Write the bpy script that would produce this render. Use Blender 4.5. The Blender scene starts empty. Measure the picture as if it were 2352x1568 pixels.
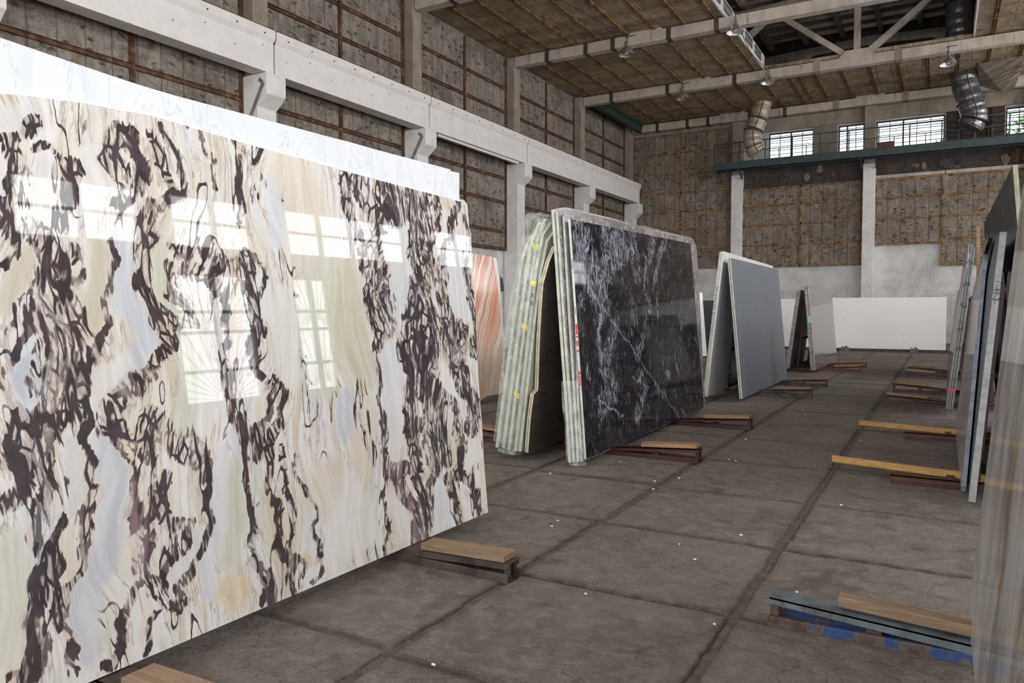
import bpy, math, random
import numpy as np
from mathutils import Vector, Matrix, noise as mnoise
random.seed(7); rng = np.random.RandomState(5)
S = bpy.context.scene; COL = S.collection; PI = math.pi
# ---------------------------------------------------------------- camera, world, lights, exposure
FPX, CX, CY, HC = 1726., 1176., 784., 1.41
YAW = math.atan(986/FPX*math.cos(math.atan(72/FPX))); PITCH = -math.atan(72/FPX)
cd = bpy.data.cameras.new('camera'); cam = bpy.data.objects.new('camera', cd); COL.objects.link(cam)
cd.sensor_width = 36; cd.lens = FPX/2352*36; cd.clip_end = 300; cd.clip_start = .05
cam.location = (0, 0, HC); cam.rotation_euler = (PI/2+PITCH, 0, YAW); S.camera = cam
S.view_settings.view_transform = 'Standard'; S.view_settings.look = 'None'
S.view_settings.exposure = -0.20; S.view_settings.gamma = 1; S.view_settings.use_curve_mapping = False
W = bpy.data.worlds.new('sky'); S.world = W; W.use_nodes = True
bgn = W.node_tree.nodes['Background']; bgn.inputs[0].default_value = (.80, .90, 1, 1); bgn.inputs[1].default_value = 4.0
XR, XL, YB, YF, YN = 8.6, -14.1, 36.7, 36.7, -7.0
def area(name, loc, rot, sx, sy, power, color=(1, .97, .94)):
    l = bpy.data.lights.new(name, 'AREA'); l.shape = 'RECTANGLE'; l.size = sx; l.size_y = sy; l.energy = power; l.color = color
    o = bpy.data.objects.new(name, l); COL.objects.link(o); o.location = loc; o.rotation_euler = rot; return o
# openings of the right wall: (y0, y1, z0, z1); daylight enters through every one of them
RWIN_LOW = [(-4.6, -2.6, 1.35, 4.2), (-1.2, 1.4, 1.35, 4.2), (3.2, 5.4, 1.35, 4.2), (9.7, 11.75, 1.35, 4.2), (12.95, 14.2, 1.35, 4.2), (15.6, 17.6, 1.35, 4.2), (20.2, 22.6, 1.35, 4.2), (26, 28.6, 1.35, 4.2), (32, 34.4, 1.35, 4.2)]
RWIN_HIGH = [(-5.2, -.2, 4.75, 5.95), (.8, 5.6, 4.75, 5.95), (6.8, 9.2, 4.75, 5.95), (9.9, 12.0, 4.75, 5.95), (13.0, 17.6, 4.75, 5.95), (19, 23.6, 4.75, 5.95), (25, 29.6, 4.75, 5.95), (31, 35.6, 4.75, 5.95)]
RWIN_FILL = [(y, y+5.0, 8.35, 10.15) for y in (-5.2, .8, 6.8, 12.8, 18.8, 24.8, 30.8)]  # unseen top strip, added to brighten the hall from the right
NWIN = [(-12, -8.5, 2.2, 7.4), (-6.5, -3, 2.2, 7.4), (-1, 2.5, 2.2, 7.4), (4, 7.5, 2.2, 7.4), (-6.0, .6, 11.3, 13.2)]  # near openings enlarged for brightness; the last added to light the roof space
LP = 26.
for (a, b, c, d) in RWIN_LOW+RWIN_HIGH+RWIN_FILL:
    area('window_and_fill_light', (XR+.32, (a+b)/2, (c+d)/2), (0, PI/2, 0), d-c, b-a, LP*(2.0 if c > 8 else .85)*(b-a)*(d-c))  # daylight of the window rows, plus stronger fill from the added top strip
for (a, b, c, d) in NWIN:
    area('window_and_fill_light', ((a+b)/2, YN-.32, (c+d)/2), (PI/2, 0, 0), b-a, d-c, LP*(6 if c > 11 else 1.15)*(b-a)*(d-c), (1, .98, .96))  # the added roof-space opening gets the strongest fill
S.cycles.use_adaptive_sampling = True; S.cycles.adaptive_threshold = .02; S.cycles.caustics_reflective = False; S.cycles.caustics_refractive = False; S.cycles.max_bounces = 8
# ---------------------------------------------------------------- pixel -> place helpers
R_ = Vector((math.cos(YAW), math.sin(YAW), 0)); F0 = Vector((-math.sin(YAW), math.cos(YAW), 0)); Z_ = Vector((0, 0, 1))
F_ = F0*math.cos(PITCH)+Z_*math.sin(PITCH); U_ = R_.cross(F_); C_ = Vector((0, 0, HC))
def ray(x, y): return F_+R_*((x-CX)/FPX)+U_*((CY-y)/FPX)
def onz(x, y, z=0): d = ray(x, y); return C_+d*((z-HC)/d.z)
def onx(x, y, X): d = ray(x, y); return C_+d*(X/d.x)
def ony(x, y, Y): d = ray(x, y); return C_+d*(Y/d.y)
# ---------------------------------------------------------------- node helper
class G:
    def __init__(s, name):
        s.m = bpy.data.materials.new(name); s.m.use_nodes = True; s.t = s.m.node_tree; s.t.nodes.clear()
        s.out = s.t.nodes.new('ShaderNodeOutputMaterial'); s.b = s.t.nodes.new('ShaderNodeBsdfPrincipled')
        s.t.links.new(s.b.outputs[0], s.out.inputs[0])
    def L(s, v, sock):
        if isinstance(v, bpy.types.NodeSocket): s.t.links.new(v, sock)
        elif v is not None:
            if hasattr(sock.default_value, '__len__') and not hasattr(v, '__len__'): v = (v,)*len(sock.default_value)
            if hasattr(v, '__len__') and len(v) == 3 and len(sock.default_value) == 4: v = (*v, 1)
            sock.default_value = v
    def set(s, **k):
        for a, v in k.items(): s.L(v, s.b.inputs[a.replace('_', ' ')])
        return s
    def pos(s): return s.t.nodes.new('ShaderNodeTexCoord').outputs['Object']
    def map(s, v, sc=(1, 1, 1), loc=(0, 0, 0), rot=(0, 0, 0)):
        n = s.t.nodes.new('ShaderNodeMapping'); s.L(v, n.inputs[0]); n.inputs[1].default_value = loc; n.inputs[2].default_value = rot; n.inputs[3].default_value = sc; return n.outputs[0]
    def noise(s, v, sc=5, det=4, dist=0, rough=.55, col=False):
        n = s.t.nodes.new('ShaderNodeTexNoise'); s.L(v, n.inputs['Vector']); n.inputs['Scale'].default_value = sc; n.inputs['Detail'].default_value = det
        n.inputs['Distortion'].default_value = dist; n.inputs['Roughness'].default_value = rough; return n.outputs[1 if col else 0]
    def vor(s, v, sc=5, feat='F1', out='Distance', rnd=1):
        n = s.t.nodes.new('ShaderNodeTexVoronoi'); n.feature = feat; s.L(v, n.inputs['Vector']); n.inputs['Scale'].default_value = sc; n.inputs['Randomness'].default_value = rnd; return n.outputs[out]
    def brick(s, v, sc=1, a=(.5,)*3, b=(.4,)*3, mo=(.3,)*3, bw=.26, rh=.075, ms=.012, out=0):
        n = s.t.nodes.new('ShaderNodeTexBrick'); s.L(v, n.inputs['Vector']); s.L(a, n.inputs['Color1']); s.L(b, n.inputs['Color2']); s.L(mo, n.inputs['Mortar']); n.inputs['Scale'].default_value = sc
        n.inputs['Brick Width'].default_value = bw; n.inputs['Row Height'].default_value = rh; n.inputs['Mortar Size'].default_value = ms; n.inputs['Mortar Smooth'].default_value = .5; return n.outputs[out]
    def ma(s, op, a, b=0, c=0, clamp=False):
        n = s.t.nodes.new('ShaderNodeMath'); n.operation = op; n.use_clamp = clamp; s.L(a, n.inputs[0]); s.L(b, n.inputs[1]); s.L(c, n.inputs[2]); return n.outputs[0]
    def vm(s, op, a, b):
        n = s.t.nodes.new('ShaderNodeVectorMath'); n.operation = op; s.L(a, n.inputs[0]); s.L(b, n.inputs[1]); return n.outputs[0]
    def vscale(s, a, f):
        n = s.t.nodes.new('ShaderNodeVectorMath'); n.operation = 'SCALE'; s.L(a, n.inputs[0]); s.L(f, n.inputs['Scale']); return n.outputs[0]
    def sep(s, v): n = s.t.nodes.new('ShaderNodeSeparateXYZ'); s.L(v, n.inputs[0]); return n.outputs
    def comb(s, x=0, y=0, z=0): n = s.t.nodes.new('ShaderNodeCombineXYZ'); s.L(x, n.inputs[0]); s.L(y, n.inputs[1]); s.L(z, n.inputs[2]); return n.outputs[0]
    def rr(s, v, a, b, c=0, d=1, smooth=True):
        n = s.t.nodes.new('ShaderNodeMapRange'); n.interpolation_type = 'SMOOTHSTEP' if smooth else 'LINEAR'; n.clamp = True
        for i, q in enumerate((v, a, b, c, d)): s.L(q, n.inputs[i])
        return n.outputs[0]
    def mix(s, f, a, b, mode='MIX'):
        n = s.t.nodes.new('ShaderNodeMix'); n.data_type = 'RGBA'; n.blend_type = mode; s.L(f, n.inputs[0]); s.L(a, n.inputs[6]); s.L(b, n.inputs[7]); return n.outputs[2]
    def ramp(s, f, st):
        n = s.t.nodes.new('ShaderNodeValToRGB'); s.L(f, n.inputs[0]); e = n.color_ramp.elements
        while len(e) < len(st): e.new(.5)
        for q, (p, c) in zip(e, st): q.position = p; q.color = (*c, 1) if hasattr(c, '__len__') else (c, c, c, 1)
        return n.outputs[0]
    def attr(s, name, out='Fac'): n = s.t.nodes.new('ShaderNodeAttribute'); n.attribute_name = name; return n.outputs[out]
    def bump(s, h, st=.5, dist=.02):
        n = s.t.nodes.new('ShaderNodeBump'); s.L(h, n.inputs['Height']); n.inputs['Strength'].default_value = st; n.inputs['Distance'].default_value = dist
        s.t.links.new(n.outputs[0], s.b.inputs['Normal']); return s
MATS = {}
def simple(name, c1, c2, rough=.7, sc=6, metal=0, bump=.2, stretch=(1, 1, 1), bd=.01, coat=0):
    if name in MATS: return MATS[name]
    g = G(name); p = g.map(g.pos(), stretch); n = g.noise(p, sc, 6, .3)
    g.set(Base_Color=g.mix(g.rr(n, .3, .7), c1, c2), Roughness=rough, Metallic=metal, Coat_Weight=coat).bump(g.noise(p, sc*5, 5), bump, bd)
    MATS[name] = g.m; return g.m
# ---------------------------------------------------------------- materials
def m_floor():
    g = G('floor_concrete'); p = g.pos(); big = g.noise(p, .7, 4, .5); n = g.noise(p, 9, 8, .4, .7); f = g.noise(g.map(p, (1, 1, 1)), 45, 5, 0, .7)
    c = g.mix(g.rr(big, .3, .7), (.115, .091, .074), (.178, .150, .130))
    c = g.mix(g.rr(n, .38, .72, 0, .85), c, (.245, .215, .195))
    c = g.mix(g.rr(g.noise(p, 2.3, 7, 1.5), .56, .68, 0, .6), c, (.075, .058, .048))
    spots = g.rr(g.noise(g.map(p, (1, 1.6, 1), (3, 1, 0)), 22, 4, .8), .62, .7, 0, .55)
    c = g.mix(spots, c, (.06, .05, .045))
    fl = g.rr(g.noise(g.map(p, (1, 2.2, 1), (1, 2, 0), (0, 0, .5)), 30, 4, 1.2), .55, .66, 0, .8); c = g.mix(g.ma('MULTIPLY', fl, g.rr(g.noise(p, 1.6, 3), .4, .6)), c, (.05, .042, .037))
    cr = g.rr(g.ma('ABSOLUTE', g.ma('SUBTRACT', g.noise(p, 1.1, 6, .9), .5)), .0, .008, .55, 0)
    c = g.mix(g.ma('MULTIPLY', cr, g.rr(g.noise(p, .5, 2), .5, .6)), c, (.07, .055, .05))
    j = g.attr('joint'); c = g.mix(g.ma('MULTIPLY', j, g.rr(g.noise(p, 12, 4), .3, .6, .5, 1)), c, (.055, .042, .032))
    h = g.ma('ADD', g.ma('MULTIPLY', n, .6), g.ma('ADD', g.ma('MULTIPLY', f, .5), g.ma('MULTIPLY', cr, -.3)))
    g.set(Base_Color=c, Roughness=g.rr(n, .3, .7, .62, .85)).bump(h, 1.0, .034); return g.m
def m_dirt(): return simple('joint_dirt', (.06, .046, .036), (.12, .096, .078), .95, 14, bump=.8)
def m_insul(name, tint=(1, 1, 1), ceil=False):
    g = G(name); p = g.pos(); x, y, z = g.sep(p)[:3]
    if ceil: s, t = x, y
    else: s, t = g.ma('ADD', x, y), z
    q = g.comb(s, t, 0)
    w = g.vm('ADD', q, g.vscale(g.vm('SUBTRACT', g.noise(q, 1.6, 3, 0, .5, True), (.5, .5, .5)), .55))
    seam = g.ma('ABSOLUTE', g.ma('SUBTRACT', g.ma('FRACT', g.ma('MULTIPLY', g.ma('ADD', s, g.ma('MULTIPLY', g.noise(q, 2, 2), .06)), 1.9)), .5))
    seamd = g.rr(seam, 0, .05, 1, 0)
    cre = g.noise(g.map(w, (1.0, 2.2, 1)), 2.6, 3, 1.6, .5); crl = g.rr(g.ma('ABSOLUTE', g.ma('SUBTRACT', cre, .5)), 0, .03, 1, 0)
    w2 = g.vm('ADD', q, g.vscale(g.vm('SUBTRACT', g.noise(q, 4.5, 2, 0, .5, True), (.5, .5, .5)), .22)); dl = g.rr(g.vor(g.map(w2, (2.9, 6.5, 1)), 1), .03, .30, 1, 0)
    mask = g.rr(g.noise(q, .9, 2), .40, .58)
    big = g.noise(q, .55, 5, .6); med = g.noise(g.map(q, (1.6, .5, 1)), 3, 6, .3, .65)
    A, B = (.19, .16, .13), (.34, .30, .26)
    c = g.mix(g.rr(med, .3, .72), A, B); c = g.mix(g.rr(big, .45, .75, 0, .55), c, (.075, .056, .042))
    c = g.mix(g.rr(g.noise(g.map(q, (2.5, .35, 1), (7, 3, 0)), 2, 5, .3), .60, .75, 0, .6), c, (.20, .11, .045))
    c = g.mix(g.ma('MULTIPLY', crl, g.ma('MULTIPLY', mask, .6)), c, (.07, .058, .05)); c = g.mix(g.ma('MULTIPLY', seamd, .22), c, (.10, .085, .07))  # crease shade painted in together with mild dirt
    c = g.mix(g.ma('MULTIPLY', dl, .62), c, (.045, .036, .03))
    c = g.mix(1.0, c, tint, 'MULTIPLY')
    h = g.ma('ADD', g.ma('MULTIPLY', cre, 1.1), g.ma('ADD', g.ma('MULTIPLY', seamd, -.35), g.ma('MULTIPLY', dl, -.8)))
    if ceil:
        h = g.ma('ADD', g.ma('MULTIPLY', h, .35), g.ma('MULTIPLY', g.ma('SINE', g.ma('MULTIPLY', y, 5.2)), .5))
    g.set(Base_Color=c, Roughness=.72).bump(h, .9, .10); return g.m
def m_rust(): 
    g = G('rusty_steel'); p = g.pos(); n = g.noise(p, 3.5, 7, .8, .65)
    g.set(Base_Color=g.ramp(n, [(.3, (.03, .014, .01)), (.5, (.075, .033, .018)), (.62, (.17, .085, .035)), (.8, (.34, .21, .10))]), Roughness=.8).bump(n, .4, .01); return g.m
def m_white(name='whitewash', c1=(.66, .64, .63), c2=(.78, .765, .755), dirt=.35):
    g = G(name); p = g.pos(); n = g.noise(p, 2.2, 7, .4, .65); d = g.rr(g.noise(g.map(p, (1.4, 1.4, .5)), 1.7, 7, .8, .7), .6, .78, 0, dirt)
    c = g.mix(g.rr(n, .3, .7), c1, c2); c = g.mix(d, c, (.30, .27, .25)); g.set(Base_Color=c, Roughness=.75).bump(g.noise(p, 8, 6), .35, .02); return g.m
def m_brick():
    g = G('whitewashed_brick'); p = g.pos(); x, y, z = g.sep(p)[:3]
    q = g.comb(g.ma('ADD', x, y), z, 0); q2 = g.vm('ADD', q, g.vscale(g.noise(q, 5, 2, 0, .5, True), .02))
    f = g.brick(q2, 1, out=1); patch = g.rr(g.noise(q, .8, 5, .6), .45, .6)
    c = g.mix(g.rr(g.noise(q, 1.5, 6, .4), .3, .7), (.60, .585, .575), (.74, .725, .715))
    c = g.mix(g.ma('MULTIPLY', f, g.ma('MULTIPLY', patch, .65)), c, (.16, .13, .12))
    c = g.mix(g.rr(g.noise(q, 6, 5, .6), .66, .74, 0, .5), c, (.2, .17, .155))
    g.set(Base_Color=c, Roughness=.8).bump(g.ma('ADD', g.ma('MULTIPLY', f, -.6), g.ma('MULTIPLY', g.noise(q, 18, 4), .5)), .5, .02); return g.m
def m_conc(name, c1=(.20, .165, .135), c2=(.33, .285, .24)):
    g = G(name); p = g.pos(); n = g.noise(g.map(p, (1, 1, .6)), 2, 8, .5, .65); st = g.rr(g.noise(g.map(p, (4, 4, .5)), 1.8, 5, .6), .55, .75, 0, .55)
    c = g.mix(g.rr(n, .3, .7), c1, c2); c = g.mix(st, c, (.13, .10, .085)); g.set(Base_Color=c, Roughness=.85).bump(g.noise(p, 12, 6), .35, .02); return g.m
def m_wood(name, c1, c2, rough=.7):
    g = G(name); p = g.pos(); n = g.noise(g.map(p, (1.5, 22, 22)), 2.4, 6, .8); k = g.noise(p, 5, 3)
    c = g.mix(g.rr(n, .3, .7), c1, c2); c = g.mix(g.rr(k, .62, .78, 0, .5), c, tuple(v*.35 for v in c1)); g.set(Base_Color=c, Roughness=rough).bump(n, .3, .006); return g.m
M = {}
M['floor'] = m_floor(); M['dirt'] = m_dirt(); M['insul'] = m_insul('wall_insulation'); M['insul_far'] = m_insul('wall_insulation_far', (.98, .93, .88)); M['insul_ceil'] = m_insul('ceiling_insulation', (1.30, 1.16, .92), True)
M['rust'] = m_rust(); M['gold'] = simple('golden_rusty_steel', (.09, .042, .02), (.36, .21, .085), .8, 3.5, 0, .4); M['white'] = m_white(); M['beam'] = m_white('painted_beam', (.74, .70, .68), (.80, .77, .75), .12); M['brick'] = m_brick()
M['conc'] = m_conc('raw_concrete'); M['truss'] = m_conc('truss_concrete', (.40, .34, .285), (.56, .49, .43)); M['colraw'] = m_conc('upper_column_concrete', (.24, .195, .155), (.36, .30, .25)); M['roofc'] = m_conc('roof_concrete', (.50, .44, .39), (.62, .56, .50)); M['darkwall'] = m_conc('dark_wall', (.035, .03, .028), (.075, .062, .055))  # darkwall also carries the unlit tone of the roof end
M['iron'] = simple('dark_iron', (.030, .026, .024), (.06, .05, .045), .6, 8); M['green'] = simple('green_painted_steel', (.028, .050, .050), (.045, .070, .068), .5, 3); M['greensteel'] = simple('dark_green_steel', (.02, .04, .03), (.035, .055, .045), .5, 4)
M['maroon'] = simple('maroon_painted_steel', (.028, .008, .007), (.055, .014, .012), .45, 7); M['redox'] = simple('red_oxide_steel', (.075, .03, .024), (.13, .055, .042), .7, 7)
M['steel1'] = simple('worn_brown_steel', (.03, .022, .018), (.10, .078, .068), .55, 7, .3); M['alu'] = simple('spun_aluminium', (.55, .55, .55), (.72, .72, .72), .32, 9, .9, .15); M['lampdark'] = simple('tarnished_aluminium', (.22, .2, .19), (.34, .31, .29), .45, 9, .6, .15)
M['bulb'] = simple('frosted_bulb', (.8, .8, .78), (.85, .85, .83), .3, 3, bump=0); M['wire'] = simple('black_cable', (.02, .02, .02), (.03, .03, .03), .6, 3)
M['wood'] = m_wood('raw_timber', (.21, .125, .06), (.32, .20, .11)); M['woody'] = m_wood('yellow_timber', (.30, .175, .045), (.42, .265, .09)); M['woodd'] = m_wood('dark_timber', (.13, .075, .04), (.2, .13, .08)); M['woodg'] = m_wood('weathered_timber', (.17, .112, .07), (.26, .18, .12))
M['chip'] = simple('marble_chip', (.7, .7, .68), (.8, .8, .78), .6, 9)
def m_blue():
    g = G('flaking_blue_steel'); p = g.pos(); n = g.noise(p, 7, 7, .6, .65)
    g.set(Base_Color=g.ramp(n, [(.40, (.05, .028, .022)), (.5, (.10, .07, .055)), (.56, (.02, .045, .13)), (.75, (.022, .055, .17))]), Roughness=.6).bump(n, .4, .006); return g.m
def m_bluegrey():
    g = G('pale_blue_steel'); p = g.pos(); n = g.noise(p, 6, 7, .6, .65)
    g.set(Base_Color=g.ramp(n, [(.36, (.06, .038, .03)), (.48, (.10, .12, .135)), (.75, (.15, .185, .21))]), Roughness=.6).bump(n, .3, .006); return g.m
M['blue'] = m_blue(); M['bluegrey'] = m_bluegrey()
def m_duct(name, c1, c2, metal, rough):
    g = G(name); p = g.pos(); z = g.sep(p)[2]; w = g.ma('SINE', g.ma('MULTIPLY', g.ma('ADD', z, g.ma('MULTIPLY', g.noise(p, 2, 3), .12)), 24)); n = g.noise(p, 4, 5, .8)
    g.set(Base_Color=g.mix(g.rr(n, .3, .7), c1, c2), Metallic=metal, Roughness=rough).bump(g.ma('ADD', g.ma('MULTIPLY', w, .10), n), .5, .035); return g.m
M['ductbeige'] = m_duct('beige_duct_wrap', (.34, .29, .22), (.50, .44, .36), .3, .4); M['ductdark'] = m_duct('dark_foil_duct', (.09, .09, .095), (.22, .22, .225), .6, .32)
def m_plastic(name='clear_wrap', tint=(.86, .90, .84), op=.22):
    g = G(name); p = g.pos(); n = g.noise(g.map(p, (1, 1, .5)), 9, 5, 2.2, .6); g.set(Base_Color=tint, Roughness=.22, Specular_IOR_Level=.6).bump(n, .9, .03)
    tr = g.t.nodes.new('ShaderNodeBsdfTransparent'); mx = g.t.nodes.new('ShaderNodeMixShader'); g.L(g.rr(n, .35, .7, op*.5, op*1.6), mx.inputs[0])
    g.t.links.new(tr.outputs[0], mx.inputs[1]); g.t.links.new(g.b.outputs[0], mx.inputs[2]); g.t.links.new(mx.outputs[0], g.out.inputs[0]); return g.m
M['wrap'] = m_plastic(); M['tape'] = m_plastic('yellow_tape', (.78, .70, .2), .75)
def m_pane():
    g = G('window_glass'); g.set(Base_Color=(.9, .95, 1), Roughness=.05)
    tr = g.t.nodes.new('ShaderNodeBsdfTransparent'); mx = g.t.nodes.new('ShaderNodeMixShader'); mx.inputs[0].default_value = .06
    gl = g.t.nodes.new('ShaderNodeBsdfGlossy'); gl.inputs['Roughness'].default_value = .08
    g.t.links.new(tr.outputs[0], mx.inputs[1]); g.t.links.new(gl.outputs[0], mx.inputs[2]); g.t.links.new(mx.outputs[0], g.out.inputs[0]); return g.m
M['glass'] = m_pane()
# stone materials ; local slab coordinates: x along, y up the slab, z = thickness
def m_plainstone(name, base, vein, amt=.5, rough=.12, sc=2.2, speck=0, stretch=(1, 1, 1), rot=0, width=.02, second=None, coat=0, spec=.5, pol=0):
    g = G(name); p = g.map(g.pos(), stretch, (0, 0, 0), (0, 0, rot)); n = g.noise(p, sc, 7, 1.2, .6); ln = g.rr(g.ma('ABSOLUTE', g.ma('SUBTRACT', n, .5)), 0, width, 1, 0)
    c = g.mix(g.ma('MULTIPLY', ln, amt), base, vein)
    if second: c = g.mix(g.rr(g.noise(p, sc*.7, 6, .8), .48, .68, 0, .8), c, second)
    if speck: c = g.mix(g.rr(g.noise(g.pos(), 160, 2), .45, .62, 0, speck), c, vein)
    g.set(Base_Color=c, Roughness=rough, Specular_IOR_Level=spec, Coat_Weight=coat)
    if pol: polished(g, c, pol, rough)
    return g.m
def m_edge(name, a, b, st=(1, 1, 1)):
    g = G(name); p = g.map(g.pos(), st); n = g.noise(p, 14, 6, .5, .65); g.set(Base_Color=g.mix(g.rr(n, .32, .68), a, b), Roughness=.75).bump(n, .5, .004); return g.m
E_ = {'green': m_edge('greenish_sawn_edge', (.36, .39, .33), (.52, .54, .46)), 'pale': m_edge('pale_sawn_edge', (.46, .48, .42), (.62, .63, .56)), 'brown': m_edge('cream_sawn_edge', (.42, .37, .25), (.58, .53, .40)), 'grey': m_edge('grey_sawn_edge', (.16, .17, .165), (.23, .245, .24)),
      'dark': m_edge('dark_sawn_edge', (.05, .05, .055), (.12, .12, .125)), 'white': m_edge('white_sawn_edge', (.6, .6, .6), (.72, .72, .71)), 'blue': m_edge('bluish_chipped_edge', (.11, .14, .18), (.25, .28, .32)), 'mauve': m_edge('mauve_sawn_edge', (.22, .19, .21), (.42, .40, .41)), 'khaki': m_edge('lichen_coloured_edge', (.2, .2, .13), (.32, .32, .24))}
def m_viola():
    g = G('viola_marble'); p = g.pos(); D = g.attr('dens'); SP = g.attr('calm'); T = g.attr('tint', 'Color'); TA = g.attr('tamt'); MV = g.attr('mauve')
    big = g.vscale(g.vm('SUBTRACT', g.noise(g.map(p, (1.2, .6, 1)), 2.0, 1.2, 0, .5, True), (.5, .5, .5)), .34)
    md = g.vscale(g.vm('SUBTRACT', g.noise(g.map(p, (1, .7, 1)), 6, 1.5, 0, .5, True), (.5, .5, .5)), .045)
    sm = g.vm('ADD', md, g.vscale(g.vm('SUBTRACT', g.noise(p, 40, 2, 0, .5, True), (.5, .5, .5)), .009))
    w = g.vm('ADD', g.vm('ADD', p, big), sm); w2 = g.vm('ADD', p, g.vm('ADD', g.vscale(big, .6), g.vscale(sm, .7)))
    vA = g.map(w, (8, 2.2, 1)); vB = g.map(w2, (21, 6.5, 1))
    eB = g.vor(vB, 1, 'DISTANCE_TO_EDGE'); cA = g.sep(g.vor(vA, 1, 'F1', 'Color'))
    cB = g.sep(g.vor(vB, 1, 'F1', 'Color'))
    dn = g.ma('ADD', D, g.ma('MULTIPLY', g.ma('SUBTRACT', g.noise(g.map(w2, (3.5, 1.2, 1)), 4, 4, .3), .5), .55))
    # veins: contour lines of stretched noises, thicker where the vein density is high, with pale lens shaped clasts left between them
    def contour(v, k, det=2, sc=1):
        n = g.noise(v, sc, det, 0, .5); return g.ma('ABSOLUTE', g.ma('SUBTRACT', g.ma('FRACT', g.ma('MULTIPLY', n, k)), .5))
    w3 = g.vm('ADD', p, g.vm('ADD', big, g.vscale(sm, .8)))
    def line(dist, w0, w1, lo, hi, f0, f1):
        wd = g.rr(dn, lo, hi, w0, w1, False); return g.ma('MULTIPLY', g.rr(g.ma('DIVIDE', dist, wd), .55, 1.15, 1, 0), g.rr(dn, f0, f1))
    l1 = line(contour(g.map(w3, (7, 1.7, 1)), 4.0), .012, .16, .05, 1.0, .0, .22)
    l2 = line(contour(g.map(w3, (18, 3.9, 1), (3, 1, 0)), 4.0), .02, .23, .17, 1.0, .18, .38)
    l3 = line(contour(g.map(w3, (36, 8.5, 1), (7, 2, 0)), 3.0), .03, .26, .34, 1.05, .36, .58)
    eV = g.vor(g.map(w3, (24, 11, 1)), 1, 'DISTANCE_TO_EDGE'); l4 = line(eV, .02, .15, .3, 1.05, .35, .6)
    pick = g.rr(g.noise(g.map(w3, (2.2, 1.6, 1), (4, 4, 0)), 1.6, 2), .46, .54)
    l3 = g.ma('MULTIPLY', l3, g.ma('SUBTRACT', 1, g.ma('MULTIPLY', pick, .6))); l4 = g.ma('MULTIPLY', l4, pick)
    blot = g.rr(g.noise(g.map(w3, (22, 6, 1), (9, 9, 0)), 1, 3), .60, .66); solid = g.ma('MAXIMUM', g.rr(dn, 1.0, 1.12), g.ma('MULTIPLY', g.rr(dn, .6, .8), blot))
    V = g.ma('MAXIMUM', g.ma('MAXIMUM', l1, l2), g.ma('MAXIMUM', g.ma('MAXIMUM', g.ma('MULTIPLY', l3, .85), l4), solid), clamp=True)
    # body colour
    streak = g.noise(g.map(w, (16, 1.3, 1)), 1.6, 6, .5, .6); streak2 = g.noise(g.map(w, (7, .9, 1), (5, 2, 0)), 1.5, 5, .6, .55)
    c = g.ramp(cA[0], [(.0, (.80, .80, .81)), (.3, (.78, .765, .74)), (.5, (.70, .73, .79)), (.68, (.76, .72, .65)), (.85, (.68, .69, .62)), (1, (.80, .80, .80))])
    c = g.mix(g.rr(cB[0], .55, .9, 0, .5), c, (.74, .665, .56))
    c = g.mix(g.rr(streak, .42, .62, 0, .55), c, (.83, .82, .81)); c = g.mix(g.rr(streak2, .50, .68, 0, .6), c, (.62, .53, .40)); c = g.mix(g.rr(g.noise(g.map(w, (22, 1.6, 1), (2, 7, 0)), 1.4, 5), .52, .66, 0, .4), c, (.50, .46, .42))
    hv = g.rr(g.ma('ABSOLUTE', g.ma('SUBTRACT', g.noise(g.map(w, (8, .9, 1), (1, 9, 0)), 2.4, 5, .5), .5)), 0, .026, .75, 0); c = g.mix(g.ma('MULTIPLY', hv, g.rr(SP, 0, .9, 1, .25)), c, (.42, .36, .33))
    t2 = g.mix(g.rr(streak, .35, .7), g.mix(1., T, (.9, .9, .9), 'MULTIPLY'), g.mix(.35, T, (.86, .85, .84)))
    c = g.mix(g.ma('MULTIPLY', TA, .8), c, t2)
    gold = g.rr(g.noise(g.map(w, (2, 4, 1)), 7, 5, 1), .62, .72, 0, .5); c = g.mix(g.ma('MULTIPLY', gold, g.attr('gold')), c, (.72, .45, .16))
    halo = g.rr(eB, 0, .35, .35, 0); c = g.mix(g.ma('MULTIPLY', halo, g.rr(dn, .2, .5)), c, (.60, .46, .38))
    vc = g.mix(g.rr(g.noise(p, 9, 5, .6), .35, .7), (.012, .007, .011), (.052, .030, .042)); vc = g.mix(g.ma('MULTIPLY', MV, g.rr(g.noise(g.map(w, (20, 2, 1)), 2, 4), .35, .6)), vc, (.22, .15, .175))
    c = g.mix(g.ma('MULTIPLY', V, .94), g.mix(1., c, (.93, .925, .92), 'MULTIPLY'), vc)
    g.set(Base_Color=c, Roughness=.022, Specular_IOR_Level=.5, Coat_Weight=.0); return g.m
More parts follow.
